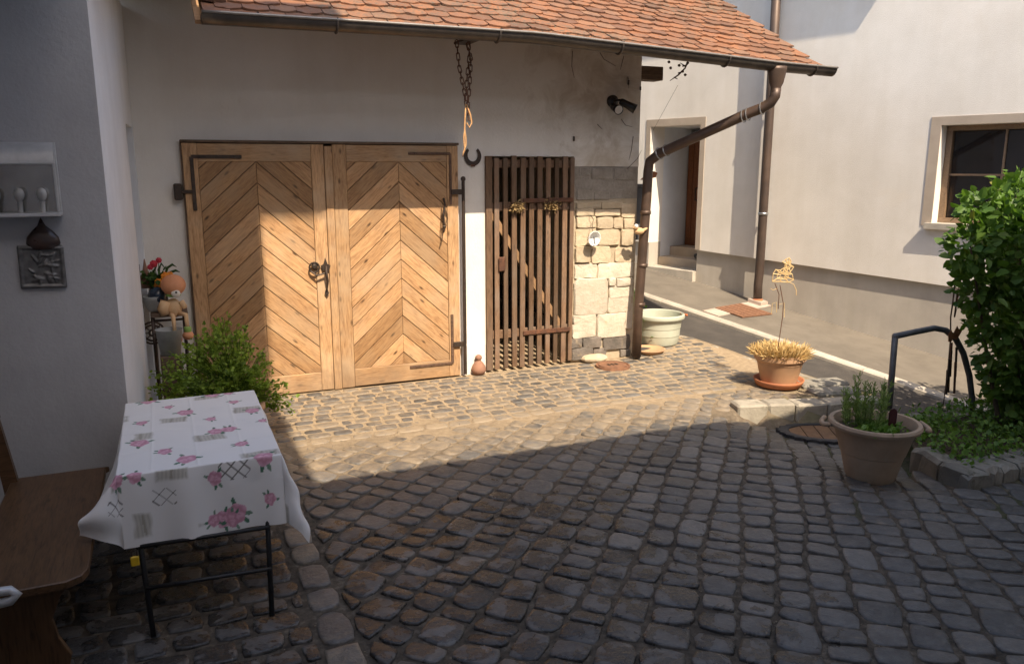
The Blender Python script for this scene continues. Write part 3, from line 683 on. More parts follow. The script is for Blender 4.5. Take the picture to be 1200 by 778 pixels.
# ---- slatted gate
gt = mesh_obj('slatted_gate', *(lambda b: (b.V, b.F))(MB().box((GL+.005, YF-.0, 2.09), (GR-.01, YF+.03, 2.17), .004).box((GL+.02, YF+.0, 1.66), (GR-.03, YF+.03, 1.75), .004).box((GL+.02, YF+.0, .34), (GR-.03, YF+.03, .43), .004)), MAT['gate_wood'], barn)
board(gt, 'gate_stile', GL-.004, .015, GL+.066, GT+.0, YF-.035, YF-.001, MAT['gate_wood'], True)
sx = [574.5+0*1, 584.7, 595.2, 605.4, 615.3, 625.7, 635, 645.5, 655.4]
gw = (GR-.03-(GL+.085))/9.
for k in range(9):
    xc = GL+.115+k*.0965; wv = random.uniform(.048, .06)
    o = board(gt, 'slat', xc-wv/2, .012+random.uniform(0, .02), xc+wv/2, GT-.005+random.uniform(-.02, .012), YF-.032-random.uniform(0, .006), YF-.002, MAT['gate_wood'], True)
    o.rotation_euler.y += random.uniform(-.006, .006)
board(gt, 'gate_stile', GR-.052, .03, GR-.004, GT-.01, YF-.03, YF-.002, MAT['gate_wood'], True)
a0, a1 = np.array([GL+.06, 1.66]), np.array([GR-.13, .42]); t_ = a1-a0; L = np.linalg.norm(t_); t_ /= L
bb = MB().box((-L/2, -.012, -.033), (L/2, .012, .033), .003); ax = Vector((t_[0], 0, t_[1])); az = Vector((-t_[1], 0, t_[0])); m = Matrix((ax, Vector((0, 1, 0)), az)).transposed().to_4x4(); m.translation = ((a0[0]+a1[0])/2, YF+.014, (a0[1]+a1[1])/2)
mesh_obj('brace', bb.V, bb.F, MAT['soffit'], gt, frame=m)
def qg(px, py, y=YF-.04): p_ = OY(px, py, y); return p_
for A, B in (((613, 236), (671, 233)), ((613, 391), (668, 384))):
    A, B = qg(*A), qg(*B); MB().box((A[0], YF-.052, min(A[2], B[2])-.016), (B[0], YF-.041, max(A[2], B[2])+.012), .003).build('iron_strap', MAT['rust'], gt)
c = qg(588, 309); MB().box((c[0]-.04, YF-.062, c[2]-.08), (c[0]+.035, YF-.04, c[2]+.07), .01).build('lock_plate', MAT['rust'], gt)
# ---- bare stone quoin beside the gate
qn = mesh_obj('stone_quoin', *(lambda b: (b.V, b.F))(MB().box((PX0+.003, YF+.012, -.05), (PX1, YF+.4, 1.0)).box((PX0+.003, YF+.012, 1.0), (PX1, YF+.4, 1.765))), MAT['mortar'], barn)
MB().box((PX0+.003, YF+.005, 1.766), (PX1-.002, YF+.4, PT-.001)).build('grey_render', MAT['mortar_grey'], qn)  # grey mortar, with the shade under the eave also put into its tone
def quoin(x0, y0, x1, y1, mat, pr=.028):
    A = OY(660+x0/3.383, 190+y0/3.383, YF); B = OY(660+x1/3.383, 190+y1/3.383, YF)
    xa, xb, za, zb = A[0]+.004, min(B[0], PX1+.012)-.004, B[2]+.004, A[2]-.004; j = lambda s: random.uniform(-s, s)
    P = []; rc = min(xb-xa, zb-za)*random.uniform(.08, .2); e = min(xb-xa, zb-za)*.06
    for cx, cz, a0_ in ((xb-rc, zb-rc, 0), (xa+rc, zb-rc, 90), (xa+rc, za+rc, 180), (xb-rc, za+rc, 270)):
        for da in (5, 45, 85): P.append((cx+rc*math.cos(R(a0_+da))+j(e*.5), cz+rc*math.sin(R(a0_+da))+j(e*.5)))
        nxt = {0: ((xa+xb)/2, zb), 90: (xa, (za+zb)/2), 180: ((xa+xb)/2, za), 270: (xb, (za+zb)/2)}[a0_]; P.append((nxt[0]+j(e), nxt[1]+j(e)))
    P = np.array(P); n = len(P); pr = pr+j(.012); c = P.mean(0); V = []; F = []
    for s, h in ((1, -.03), (1, pr*.6), (.95, pr*.95), (.75, pr+j(.003))):
        for p_ in P: r_ = c+(p_-c)*s; V.append((r_[0], YF+.012-h+(0 if s > .9 else j(.003)), r_[1]))
    V.append((c[0], YF+.012-pr-.002, c[1]))
    for i in range(3):
        for k in range(n): l = (k+1) % n; F.append((i*n+k, i*n+l, (i+1)*n+l, (i+1)*n+k))
    for k in range(n): F.append((3*n+k, 3*n+(k+1) % n, 4*n))
    o = mesh_obj('stone', V, F, MAT[mat], qn, smooth=True); o.data.set_sharp_from_angle(angle=R(38))
for s in ((50, 160, 150, 184), (150, 158, 236, 186), (228, 165, 286, 220), (48, 184, 120, 213), (120, 187, 225, 213), (50, 216, 130, 260), (132, 218, 196, 264), (197, 220, 236, 264), (238, 222, 281, 264), (48, 266, 130, 333), (134, 268, 223, 328), (226, 266, 277, 330), (46, 336, 107, 398), (110, 334, 187, 401), (205, 338, 277, 396)): quoin(*s, 'stone_cream')
for s in ((45, 402, 134, 460), (137, 400, 277, 456), (42, 462, 173, 604), (178, 457, 206, 490), (208, 460, 274, 489), (180, 492, 274, 533), (176, 536, 270, 594), (38, 606, 130, 641), (32, 643, 129, 692), (132, 600, 246, 688), (246, 560, 273, 660)): quoin(*s, 'stone_pale')
for s in ((26, 699, 72, 735), (73, 694, 150, 732), (158, 690, 264, 737), (28, 738, 117, 778), (120, 738, 170, 770), (224, 742, 264, 768)): quoin(*s, 'stone_grey', .03)
for s in ((62, 22, 110, 56), (112, 22, 196, 70), (200, 24, 288, 74), (58, 60, 110, 100), (114, 74, 188, 112), (192, 78, 284, 132), (52, 104, 118, 152), (122, 116, 186, 150)): quoin(*s, 'stone_top', .006)
# ---- roof: battens plane, tiles, soffit
RP = R(29.2); EY, EZ0 = 6.42, 3.17
def eave_z(x): return EZ0+float(np.interp(x, [.3, 1.4, 3.0, 4.1, 5.6, 6.4], [-.02, -.01, .0, -.045, -.11, -.125]))
def roofp(x, s, h=0.): return np.array([x, EY+s*math.cos(RP)-h*math.sin(RP), eave_z(x)*(1-0)+s*math.sin(RP)+h*math.cos(RP)])
XR0, XR1 = .477, 6.21
b = MB(); V = []; F = []; gx = np.linspace(.33, XR1, 14)
for h in (-.03, -.06):
    for s in (0.02, 5.6):
        for x in gx: V.append(roofp(x, s, h))
n = len(gx)
for i in range(n-1): F += [(i, i+1, n+i+1, n+i), (2*n+i, 3*n+i, 3*n+i+1, 2*n+i+1), (i, 2*n+i, 2*n+i+1, i+1)]
F += [(n-1, 3*n-1, 4*n-1, 2*n-1), (0, n, 3*n, 2*n)]
roof = mesh_obj('roof', V, F, MAT['soffit'], barn)
TW, TE = .195, .140
def tile_geo(x, s, w_, ln, dx, lift, seed):
    """beaver-tail clay tile, lower edge a shallow arc"""
    rnd = random.Random(seed); pts = []; k = 7
    for i in range(k+1):
        u = -1+2*i/k; pts.append((u*w_/2, .030*u*u*(1+.25*rnd.uniform(-1, 1))))
    V = []
    tw = rnd.uniform(-.012, .012)
    for th in (0, .015):
        for (px_, py_) in pts: V.append(roofp(x+px_+dx, s+py_+tw*px_, lift+th+.004*rnd.uniform(-1, 1)*(th > 0)))
        for (px_, py_) in ((w_/2, ln), (-w_/2, ln)): V.append(roofp(x+px_+dx, s+py_+tw*px_, th-.004))
    m = k+3; F = [tuple(range(m))[::-1], tuple(range(m, 2*m))]+[(i, (i+1) % m, m+(i+1) % m, m+i) for i in range(m)]
    return V, F
TILES = []; row = 0; s = -.05
while s < 4.6:
    x = XR0+(TW/2 if row % 2 else 0)
    while x < XR1+.02:
        wv = TW-.006; xx = x
        if x+wv/2 > XR1+.08: break
        V, F = tile_geo(x, s+random.uniform(-.012, .012), wv, .33, random.uniform(-.006, .006), .026+random.uniform(-.004, .006), row*1000+int(x*50))
        pp = proj(V[3]); pt = min(1, max(0, random.gauss(.55, .24)))
        vis = pp[1] > -14 and -10 < pp[0] < 1210
        TILES.append((V, F, pt, (1/pp[2] if vis else 0)))
        x += TW
    s += TE*random.uniform(.96, 1.04); row += 1
TILES.sort(key=lambda t: -t[3])
for V, F, c, _ in TILES[:300]: mesh_obj('roof_tile', V, F, MAT['clay_tile'], roof, col=np.tile((c, 0, 0), (len(V), 1)))
V = []; F = []; Cc = []
for v, f, c, _ in TILES[300:]: n = len(V); V += v; F += [tuple(i+n for i in ff) for ff in f]; Cc += [(c, 0, 0)]*len(v)
tag(mesh_obj('roof_tiles', V, F, MAT['clay_tile'], roof, col=np.array(Cc)), kind='stuff')
for x in (1.0, 1.9, 2.8, 3.7, 4.6, 5.5, 6.2):       # rafters carrying the overhang
    V = [roofp(x+dx, s_, h) for s_ in (.25, 5.4) for dx, h in ((-.05, -.12), (.05, -.12), (.05, -.065), (-.05, -.065))]
    MB().add(V, [(0, 3, 2, 1), (4, 5, 6, 7), (0, 1, 5, 4), (1, 2, 6, 5), (2, 3, 7, 6), (3, 0, 4, 7)]).build('rafter', MAT['old_wood'], roof)
A = OY(756, 98, YF+.1); B = OY(771, 78, YF+.1)
MB().box((4.4, YF+.02, 3.01), (B[0]+.02, YF+.2, 3.15), .006).build('purlin', MAT['old_wood'], roof)
MB().box((3.2, YF-.02, 3.3), (6.2, YF+.14, 3.42), .006).build('purlin', MAT['soffit'], roof)
# ---- gutter
GYc = 6.40
def gz(x): return eave_z(x)+.018
b = MB(); xs = np.linspace(.37, 6.30, 40); V = []; F = []; rr = .075; k = 11
for rad, off in ((rr, 0), (rr-.004, 1)):
    for x in xs:
        for j in range(k): a = math.pi*(1+j/(k-1)); V.append((x, GYc+rad*math.cos(a), gz(x)+rad*math.sin(a)))
for o_ in (0, len(xs)*k):
    for i in range(len(xs)-1):
        for j in range(k-1):
            f = (o_+i*k+j, o_+i*k+j+1, o_+(i+1)*k+j+1, o_+(i+1)*k+j); F.append(f if o_ else f[::-1])
for x_i in (0, len(xs)-1): F.append(tuple(x_i*k+j for j in range(k)) if x_i else tuple(j for j in range(k))[::-1])
gu = mesh_obj('gutter', V, F, MAT['gutter'], barn, smooth=True)
MB().tube([(x, GYc-rr-.004, gz(x)+.004) for x in xs], .011, 7).build('rolled_edge', MAT['rim'], gu, smooth=True)
for px_ in (392, 576, 720, 842, 945):
    x = float(np.interp(px_, [238, 394, 620, 750, 903, 972], [.38, 1.34, 2.97, 4.07, 5.57, 6.33]))
    b = MB(); b.tube([(x, GYc+(rr+.006)*math.cos(a), gz(x)+(rr+.006)*math.sin(a)) for a in np.linspace(math.pi*.93, 2*math.pi, 12)], .009, 6); b.build('gutter_bracket', MAT['gutter'], gu)
# ---- downpipe with funnel, slanting back to the corner
xo = 5.60; zo = gz(xo)-rr
b = MB(); b.lathe([(.001, -.0), (.105, .03), (.10, 0), (.075, -.12), (.055, -.16), (.055, -.2)], (xo, GYc, zo+.02), 18, sy=.85)
dp = b.build('downpipe', MAT['pipe_brown'], barn, smooth=True)
E1 = np.array([5.57, 6.47, 2.70]); E2 = OY(764, 184, 7.36); PB = np.array([E2[0]-.035, 7.37, 2.06]);
mid = lambda p_, q_, f: p_+(q_-p_)*f
path = [np.array([xo, GYc, zo-.15]), np.array([xo, GYc+.005, 2.78]), mid(np.array([xo, GYc, 2.74]), E1, .6), E1+np.array([-.03, .04, -.03]), mid(E1, E2, .15), mid(E1, E2, .5), mid(E1, E2, .93), E2+np.array([-.02, .012, -.05]), PB, PB+np.array([-.008, .0, -.3])]
pe = OY(748, 362, 7.37); path += [np.array([pe[0], 7.37, .58]), np.array([pe[0]-.005, 7.37, .03])]
MB().tube(path, .052, 14).build('pipe', MAT['pipe_brown'], dp, smooth=True)
for f, tilt in ((path[3], 0), (mid(path[3], path[5], .25), 0), (mid(path[3], path[5], .33), 0), (mid(path[5], path[6], .85), 0), (path[6], 0)):
    t_ = (E2-E1)/np.linalg.norm(E2-E1); u = np.cross(t_, ZV); u /= np.linalg.norm(u); v_ = np.cross(t_, u)
    MB().tube([f+.06*(math.cos(a)*u+math.sin(a)*v_)+t_*.02*math.sin(a+f[0]) for a in np.linspace(0, 6.283, 15)[:-1]], .006, 5, closed=True).build('wire_loop', MAT['zinc'], dp)
for z in (1.62, 1.05, .62): p_ = np.array([np.interp(z, [.03, 2.06], [path[-1][0], PB[0]]), 7.37, z]); MB().lathe([(.052, -.02), (.060, -.018), (.060, .018), (.052, .02)], p_, 16).build('pipe_collar', MAT['pipe_brown'], dp, smooth=True)
# ---- dry ivy runners left on the plaster and under the eave
for k, pts in enumerate([((703, 62), (708, 70), (722, 78)), ((731, 66), (729, 74), (727, 82)), ((671, 60), (670, 78), (673, 92)), ((736, 90), (737, 104)), ((728, 140), (733, 147), (741, 149)), ((742, 160), (740, 176), (737, 188)), ((700, 146), (706, 152)), ((735, 198), (747, 186), (752, 176))]):
    P = [OY(*p_, YF-.006) for p_ in pts]; MB().tube(P, [.0035]+[.003]*(len(P)-2)+[.0015], 5).build('ivy_runner', MAT['twig'], barn)
b = MB()
for pts in (((806, 72), (803, 80), (795, 88), (785, 95)), ((803, 78), (797, 74)), ((795, 86), (801, 84)), ((800, 78), (806, 76)), ((790, 91), (794, 93))): b.tube([OY(*p_, 6.75) for p_ in pts], [.008]*(len(pts)-1)+[.003], 5)
for p_ in ((784, 73), (806, 74), (786, 80), (800, 84), (796, 77), (803, 88)): b.sphere(OY(*p_, 6.75), .017, 7, 5, (1, .6, .8))
b.build('dry_ivy_twig', MAT['twig'], barn)
for p_, r_ in (((672, 163), .012), ((736, 97), .012), ((750, 104), .010)): MB().box(*(lambda c_: ((c_[0]-r_*.6, YF-.02, c_[2]-r_*2), (c_[0]+r_*.6, YF-.001, c_[2]+r_*2)))(OY(*p_, YF)), .003).build('nail', MAT['iron'], barn)

# ================================================================== NEIGHBOUR HOUSE
house = thing('neighbour_house', tuple(HW(0, .1)), 'cream plastered house across the street with grey plinth and recessed entrance', 'house')
def plz(a): return .832+(a-1.2)*.0405
HT = 6.4
W0, W1, WZ0, WZ1 = -3.55, -2.255, 1.43, 2.585       # window opening
Dr0, Dr1, DrT = 1.235, 2.21, 2.73
us = [-12, W0, W1, Dr0, Dr1, 14]
hw = wall('wall', P0*[1, 1, 0], D, NN, us, [0, WZ0, WZ1, DrT, HT], [(W0, W1, WZ0, WZ1), (Dr0, Dr1, 0, DrT)], .35, MAT['plaster_house'], house, zoff=lambda u, v: plz(u) if v == 0 else v)
# plinth, set back under the plaster
def wbox(a0, a1, z0, z1, o0, o1, name, mat, parent, bev=0.0, za=None):
    V = []
    for a_ in (a0, a1):
        zb, zt = (z0, z1) if za is None else za(a_)
        for o_ in (o0, o1):
            for z_ in (zb, zt): V.append(HW(a_, z_, o_))
    F = [(0, 1, 3, 2), (4, 6, 7, 5), (0, 2, 6, 4), (1, 5, 7, 3), (0, 4, 5, 1), (2, 3, 7, 6)]
    return mesh_obj(name, V, F, mat, parent)
sz_ = lambda a_: .15+SLOPE*a_
wbox(-12, Dr0, 0, 0, -.05, -.34, 'plinth', MAT['plinth'], house, za=lambda a_: (sz_(a_)-.4, plz(a_)-.001))
wbox(Dr1, 14, 0, 0, -.05, -.34, 'plinth', MAT['plinth'], house, za=lambda a_: (sz_(a_)-.4, plz(a_)-.001))
# entrance: reveals, back wall, steps, door
wbox(Dr1+.001, Dr1+.3, .2, 3.2, -.351, -1.3, 'entrance_side', MAT['plaster_return'], house)
wbox(Dr0-.3, Dr0-.001, .2, 3.2, -.351, -1.3, 'entrance_side', MAT['plaster_return'], house)
wbox(Dr0-.3, Dr1+.3, DrT+.002, DrT+.2, -.351, -1.3, 'entrance_ceiling', MAT['plaster_return'], house)
wbox(Dr0-.3, Dr1+.3, .2, 3.2, -1.301, -1.4, 'entrance_back', MAT['plaster_house'], house)
for k, (z_, o_) in enumerate(((.49, .035), (.63, -.3), (.78, -.6))):
    wbox(Dr0+.004, Dr1-.004, .15, z_, o_, -1.29+.001*k, 'step', MAT['surround'] if k else MAT['kerb_pale'], house)
dd = wbox(Dr0+.02, Dr1-.02, .78, 2.62, -.98, -1.03, 'entrance_door', MAT['door_brown'], house)
for k in range(8):
    a_ = Dr0+.03+k*.115; wbox(a_+.004, a_+.108, .8, 2.6, -.962, -.979, 'door_board', MAT['door_brown'], dd)
wbox(Dr0+.10, Dr0+.19, 1.95, 2.1, -.945, -.961, 'door_sign', MAT['letterbox'], dd)
MB().tube([HW(Dr0+.72, 1.75, -.95), HW(Dr0+.72, 1.75, -.9), HW(Dr0+.72, 1.55, -.9), HW(Dr0+.72, 1.55, -.95)], .012, 8).build('door_handle', MAT['iron'], dd)
# painted surrounds (raised 8 mm)
def band(name, rects, mat, parent):
    for (a0, a1, z0, z1) in rects: wbox(a0, a1, z0, z1, .008, -.002, name, mat, parent)
band('door_surround', [(Dr0-.09, Dr1+.09, DrT+.001, DrT+.11), (Dr0-.09, Dr0-.001, .84, DrT), (Dr1+.001, Dr1+.09, .89, DrT)], MAT['surround'], house)
wn = wbox(W0+.002, W1-.002, WZ0+.002, WZ1-.002, -.24, -.3, 'window', MAT['frame_wood'], house)
band('window_surround', [(W0-.12, W1+.12, WZ1+.001, WZ1+.1), (W1+.001, W1+.12, WZ0-.03, WZ1), (W0-.12, W0-.001, WZ0-.03, WZ1)], MAT['surround'], wn)
wbox(W0-.06, W1+.06, WZ0-.07, WZ0+.001, .075, -.22, 'sill', MAT['kerb_pale'], wn)
for (a0, a1, z0, z1) in ((W0+.004, W1-.004, WZ1-.06, WZ1-.003), (W0+.004, W1-.004, WZ0+.003, WZ0+.06), (W1-.07, W1-.003, WZ0+.061, WZ1-.061), (W0+.003, W0+.07, WZ0+.061, WZ1-.061)):
    wbox(a0, a1, z0, z1, -.16, -.239, 'frame', MAT['frame_wood'], wn)
for i in range(2):
    for j in range(2):
        cw = (W1-W0-.14)/2; ch = (WZ1-WZ0-.12)/2
        wbox(W0+.07+i*cw+.012, W0+.07+(i+1)*cw-.012, WZ0+.06+j*ch+.012, WZ0+.06+(j+1)*ch-.012, -.21, -.238, 'pane', MAT['window_glass'], wn)
wbox((W0+W1)/2-.0115, (W0+W1)/2+.0115, WZ0+.061, WZ1-.061, -.19, -.237, 'muntin', MAT['frame_wood'], wn)
for a0, a1 in ((W0+.071, (W0+W1)/2-.0116), ((W0+W1)/2+.0116, W1-.071)): wbox(a0, a1, (WZ0+WZ1)/2-.0115, (WZ0+WZ1)/2+.0115, -.192, -.237, 'muntin', MAT['frame_wood'], wn)
# roof of the house with its eave
V = []
for a_ in (-2.9, 14):
    for o_, z_ in ((.55, 6.15), (.55, 6.25), (-4.5, 9.3), (-4.5, 9.15)): V.append(HW(a_, z_, o_))
mesh_obj('roof', V, [(0, 1, 2, 3), (4, 7, 6, 5), (0, 4, 5, 1), (1, 5, 6, 2), (2, 6, 7, 3), (3, 7, 4, 0)], MAT['roof_dark'], house)
V = []
for a_ in (-12, -2.91):
    for o_, z_ in ((.04, 6.41), (.04, 6.5), (-4.5, 9.2), (-4.5, 9.1)): V.append(HW(a_, z_, o_))
mesh_obj('roof', V, [(0, 1, 2, 3), (4, 7, 6, 5), (0, 4, 5, 1), (1, 5, 6, 2), (2, 6, 7, 3), (3, 7, 4, 0)], MAT['roof_dark'], house)
# downpipe of the house
po = .12; A = HW(.02, 6.2, po); Bp = HW(.0, .19, po)
dph = MB().tube([A, HW(.0, 3.0, po), HW(.0, .62, po), HW(.015, .42, po-.01), Bp], .062, 14).build('downpipe', MAT['pipe_house'], house, smooth=True)
for z_ in (1.45, 2.95, 4.4): MB().lathe([(.062, -.018), (.071, -.016), (.071, .016), (.062, .018)], HW(.0, z_, po), 16).build('pipe_clamp', MAT['zinc'], dph, smooth=True)
MB().lathe([(.058, 0), (.072, .02), (.072, .09), (.064, .1)], HW(0, .13, po), 16).build('clay_shoe', MAT['saucer'], dph, smooth=True)
# plate and drain stone on the sidewalk
def OS(px_, py_, dz=0.): return OP(px_, py_, P0+np.array([0, 0, dz]), SN)
P4 = [OS(*p_) for p_ in ((838, 362), (870, 373), (905, 369), (868, 357))]
tp = thing('cellar_plate', tuple(np.mean(P4, 0)), 'rusty sheet metal plate lying on the sloping sidewalk by the downpipe', 'metal plate')
V = [p_+ZV*.006 for p_ in P4]+[p_+ZV*.022 for p_ in P4]
mesh_obj('sheet', V, [(0, 3, 2, 1), (4, 5, 6, 7), (0, 1, 5, 4), (1, 2, 6, 5), (2, 3, 7, 6), (3, 0, 4, 7)], MAT['plate_rust'], tp)
for k in range(5):
    f = (k+.7)/5.4; A = P4[0]+(P4[3]-P4[0])*f; B = P4[1]+(P4[2]-P4[1])*f; MB().tube([A+(B-A)*.05+ZV*.023, A+(B-A)*.95+ZV*.023], .006, 5).build('rib', MAT['plate_rust'], tp)
tc = thing('drain_stone', tuple(HW(-.05, sz_(-.05), .25)), 'pale pink concrete drain block under the house downpipe', 'drain block')
V = []
for a_ in (-.16, .10):
    for o_ in (.02, 1.3):
        for z_ in (-.02, .012): V.append(HW(a_, sz_(a_)+z_, o_))
mesh_obj('channel', V, [(0, 1, 3, 2), (4, 6, 7, 5), (0, 2, 6, 4), (1, 5, 7, 3), (0, 4, 5, 1), (2, 3, 7, 6)], MAT['concrete_box'], tc)
V = []
for a_ in (-.12, .10):
    for o_ in (.04, .22):
        for z_ in (-.02, .06): V.append(HW(a_, sz_(a_)+z_, o_))
mesh_obj('collar', V, [(0, 1, 3, 2), (4, 6, 7, 5), (0, 2, 6, 4), (1, 5, 7, 3), (0, 4, 5, 1), (2, 3, 7, 6)], MAT['concrete_box'], tc)

# ================================================================== LEFT HOUSE and the house behind the photographer
lh = thing('side_house', (-2.0, 5.3, 0), 'white plastered house wall, front greyed for shade, behind the table and bench', 'house')
LYW = 5.13; RA = np.array([-.28, LYW, 0]); RB = np.array([-.165, YF, 0]); rd = (RB-RA); RL = np.linalg.norm(rd); rd /= RL; rn = np.array([rd[1], -rd[0], 0])
MB().box((-8, LYW, -.2), (-.281, LYW+.3, 3.38)).build('wall', MAT['plaster_left_shaded'], lh)
u0, u1 = 1.72, 2.30
wall('return_wall', RA, rd, rn, [0, u0, u1, RL], [-.2, 0, 2.42, 3.38], [(u0, u1, -.2, 2.42)], .14, MAT['plaster_return'], lh)
def rbox(u_0, u_1, z0, z1, o0, o1, name, mat, parent):
    V = [RA*[1, 1, 0]+rd*u_+rn*o_+ZV*z_ for u_ in (u_0, u_1) for o_ in (o0, o1) for z_ in (z0, z1)]
    return mesh_obj(name, V, [(0, 1, 3, 2), (4, 6, 7, 5), (0, 2, 6, 4), (1, 5, 7, 3), (0, 4, 5, 1), (2, 3, 7, 6)], mat, parent)
sd = rbox(u0+.003, u1-.003, 0, 2.415, -.06, -.1, 'side_door', MAT['white_enamel'], lh)
rbox(u0+.05, u1-.05, .2, 1.1, -.045, -.0595, 'door_panel', MAT['white_enamel'], sd); rbox(u0+.05, u1-.05, 1.25, 2.3, -.045, -.0595, 'door_panel', MAT['white_enamel'], sd)
for z_ in (.4, 1.55, 2.25): rbox(u0+.01, u0+.05, z_-.05, z_+.05, -.02, -.044, 'hinge', MAT['rust'], sd)
rbox(u0+.03, u0+.06, 1.0, 1.35, -.0, -.0439, 'door_handle', MAT['iron'], sd)
# unseen eaves and wing of the left house, sized to shade the walls
MB().box((-8, 3.7, 3.36), (-.30, LYW+.35, 3.50), .01).build('eave', MAT['old_wood'], lh)
MB().box((-.299, LYW, 3.46), (.362, 7.525, 3.56), .01).build('eave', MAT['old_wood'], lh)
MB().box((-8, -1.2, -.2), (-1.7, LYW-.001, 3.35)).build('side_wing', MAT['plaster_left_shaded'], lh)
bh = thing('rear_house', (1, -3, 0), 'unseen house behind the courtyard, its deep eave and tower set to cast shade', 'house')
MB().box((-9, -7, -.3), (12, -.55, 5.0)).build('wall', MAT['plaster_house'], bh)
MB().box((-1.7, -3.2, 5.6), (.81, -1.0, 12.6)).build('shade_tower', MAT['plaster_house'], bh)  # added unseen block, casts the upright shadow edge on the door
MB().box((-1.7, -3.3, 12.601), (.81, -.90, 12.82), .01).build('shade_tower_top', MAT['roof_dark'], bh)  # top of the added shade block
MB().box((.811, -1.06, 12.38), (1.38, -.86, 12.82), .01).build('shade_lip', MAT['roof_dark'], bh)  # added piece, shades the left end of gutter and tiles
EW = 6.54-1.257*.8  # unseen eave, height set so its shadow ends across the paving
MB().add([(-9.4, .8, EW), (12, .8, EW), (12, -3.8, EW+1.2), (-9.4, -3.8, EW+1.2), (-9.4, .8, EW-.14), (12, .8, EW-.14), (12, -3.8, EW+1.05), (-9.4, -3.8, EW+1.05)], [(0, 1, 2, 3), (4, 7, 6, 5), (0, 4, 5, 1), (1, 5, 6, 2), (2, 6, 7, 3), (3, 7, 4, 0)]).build('roof', MAT['roof_dark'], bh)

# ================================================================== THINGS
# ---- foliage helper
LEAF = np.array([(0, 0, 0), (-.40, .32, .06), (.40, .32, .06), (-.28, .72, .03), (.28, .72, .03), (0, 1.0, -.06), (0, .38, -.03), (0, .7, -.04)])
LEAFF = [(0, 6, 1), (0, 2, 6), (1, 6, 7, 3), (6, 2, 4, 7), (3, 7, 5), (7, 4, 5)]
def rot_rand(n, up=.5, outward=None):
    """leaf frames: local Y outward and drooping, local Z up"""
    d = RNG.normal(size=(n, 3)); d /= np.linalg.norm(d, axis=1)[:, None]
    if outward is not None: d = d*.65+outward; d /= np.linalg.norm(d, axis=1)[:, None]+1e-9
    z = RNG.normal(size=(n, 3))*.55+np.array([0, 0, up]); 
    if outward is not None: z = z+outward*.7
    x = np.cross(d, z); x /= np.linalg.norm(x, axis=1)[:, None]+1e-9; z = np.cross(x, d)
    return np.stack([x, d, z], 2)      # columns
def leaves(name, P, Rm, size, mat, parent, tone, red=None, base=LEAF, faces=LEAFF):
    n = len(P); k = len(base)
    V = np.einsum('nij,kj->nki', Rm, base)*np.asarray(size).reshape(-1, 1, 1)+P[:, None, :]
    F = [tuple(i*k+a for a in f) for i in range(n) for f in faces]
    c = np.zeros((n, k, 3)); c[:, :, 0] = np.clip(tone, 0, 1)[:, None]
    if red is not None: c[:, :, 1] = red[:, None]
    return mesh_obj(name, V.reshape(-1, 3), F, mat, parent, col=c.reshape(-1, 3), smooth=False)
def blob_points(blobs, n, shell=.55):
    """points near the surface of a union of ellipsoids, with outward normals"""
    B = np.array(blobs, float); vol = B[:, 3]**2; out = []; nor = []; cnt = 0
    while cnt < n:
        i = RNG.choice(len(B), size=4000, p=vol/vol.sum()); d = RNG.normal(size=(4000, 3)); d /= np.linalg.norm(d, axis=1)[:, None]
        r = 1-(1-shell)*RNG.random(4000)**1.8+.12*RNG.normal(size=4000)*.5
        p = B[i, :3]+d*(B[i, 3]*r)[:, None]*np.array([1, 1, 1.05])
        dist = np.min(np.linalg.norm(p[:, None, :]-B[None, :, :3], axis=2)/B[None, :, 3], axis=1)
        k = dist > shell-.02; out.append(p[k]); nor.append(d[k]); cnt += k.sum()
    return np.concatenate(out)[:n], np.concatenate(nor)[:n]

# ---- climbing shrub at the right, in its stone edged bed
bb0 = OZ(1185, 512)
shrub = thing('leafy_shrub', (6.05, 3.85, 0), 'tall dense green shrub with glossy heart shaped leaves in the stone edged bed', 'shrub')
BL = []
for px_, py_, r_, Y_ in ((1190, 226, .17, 4.05), (1168, 262, .22, 4.0), (1137, 287, .18, 3.95), (1152, 328, .22, 3.95), (1195, 300, .34, 3.9), (1172, 365, .24, 3.95), (1200, 400, .34, 3.9), (1188, 440, .22, 3.95), (1207, 480, .30, 3.9), (1240, 260, .42, 4.1), (1260, 340, .55, 4.0), (1270, 430, .55, 3.9), (1310, 300, .5, 4.1), (1300, 400, .55, 3.7), (1143, 243, .12, 4.0)): BL.append((*OY(px_, py_, Y_), r_))
P, Nn = blob_points(BL, 11000, .3)
tone = .25+.33*RNG.random(len(P))+.3*np.clip((P[:, 2]-1.45)/.6, 0, 1)*RNG.random(len(P))  # leaves paler higher up: the sunlit top is put into the tone
red = (RNG.random(len(P)) < .05)*np.clip((P[:, 2]-1.2), 0, 1)*.7*RNG.random(len(P))
sz = .035+.065*RNG.random(len(P)); Rm = rot_rand(len(P), .5, Nn)
px_, py_, dd_ = [], [], []
S_ = np.array([proj(p_) for p_ in P]); front = (S_[:, 0] < 1215) & (S_[:, 2] < np.percentile(S_[:, 2], 45))
idx = np.where(front)[0]; pick = idx[np.argsort(-sz[idx]/S_[idx, 2])[:150]]; rest = np.setdiff1d(np.arange(len(P)), pick)
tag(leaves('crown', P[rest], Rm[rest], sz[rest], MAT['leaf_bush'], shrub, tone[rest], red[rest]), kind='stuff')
protos = {}
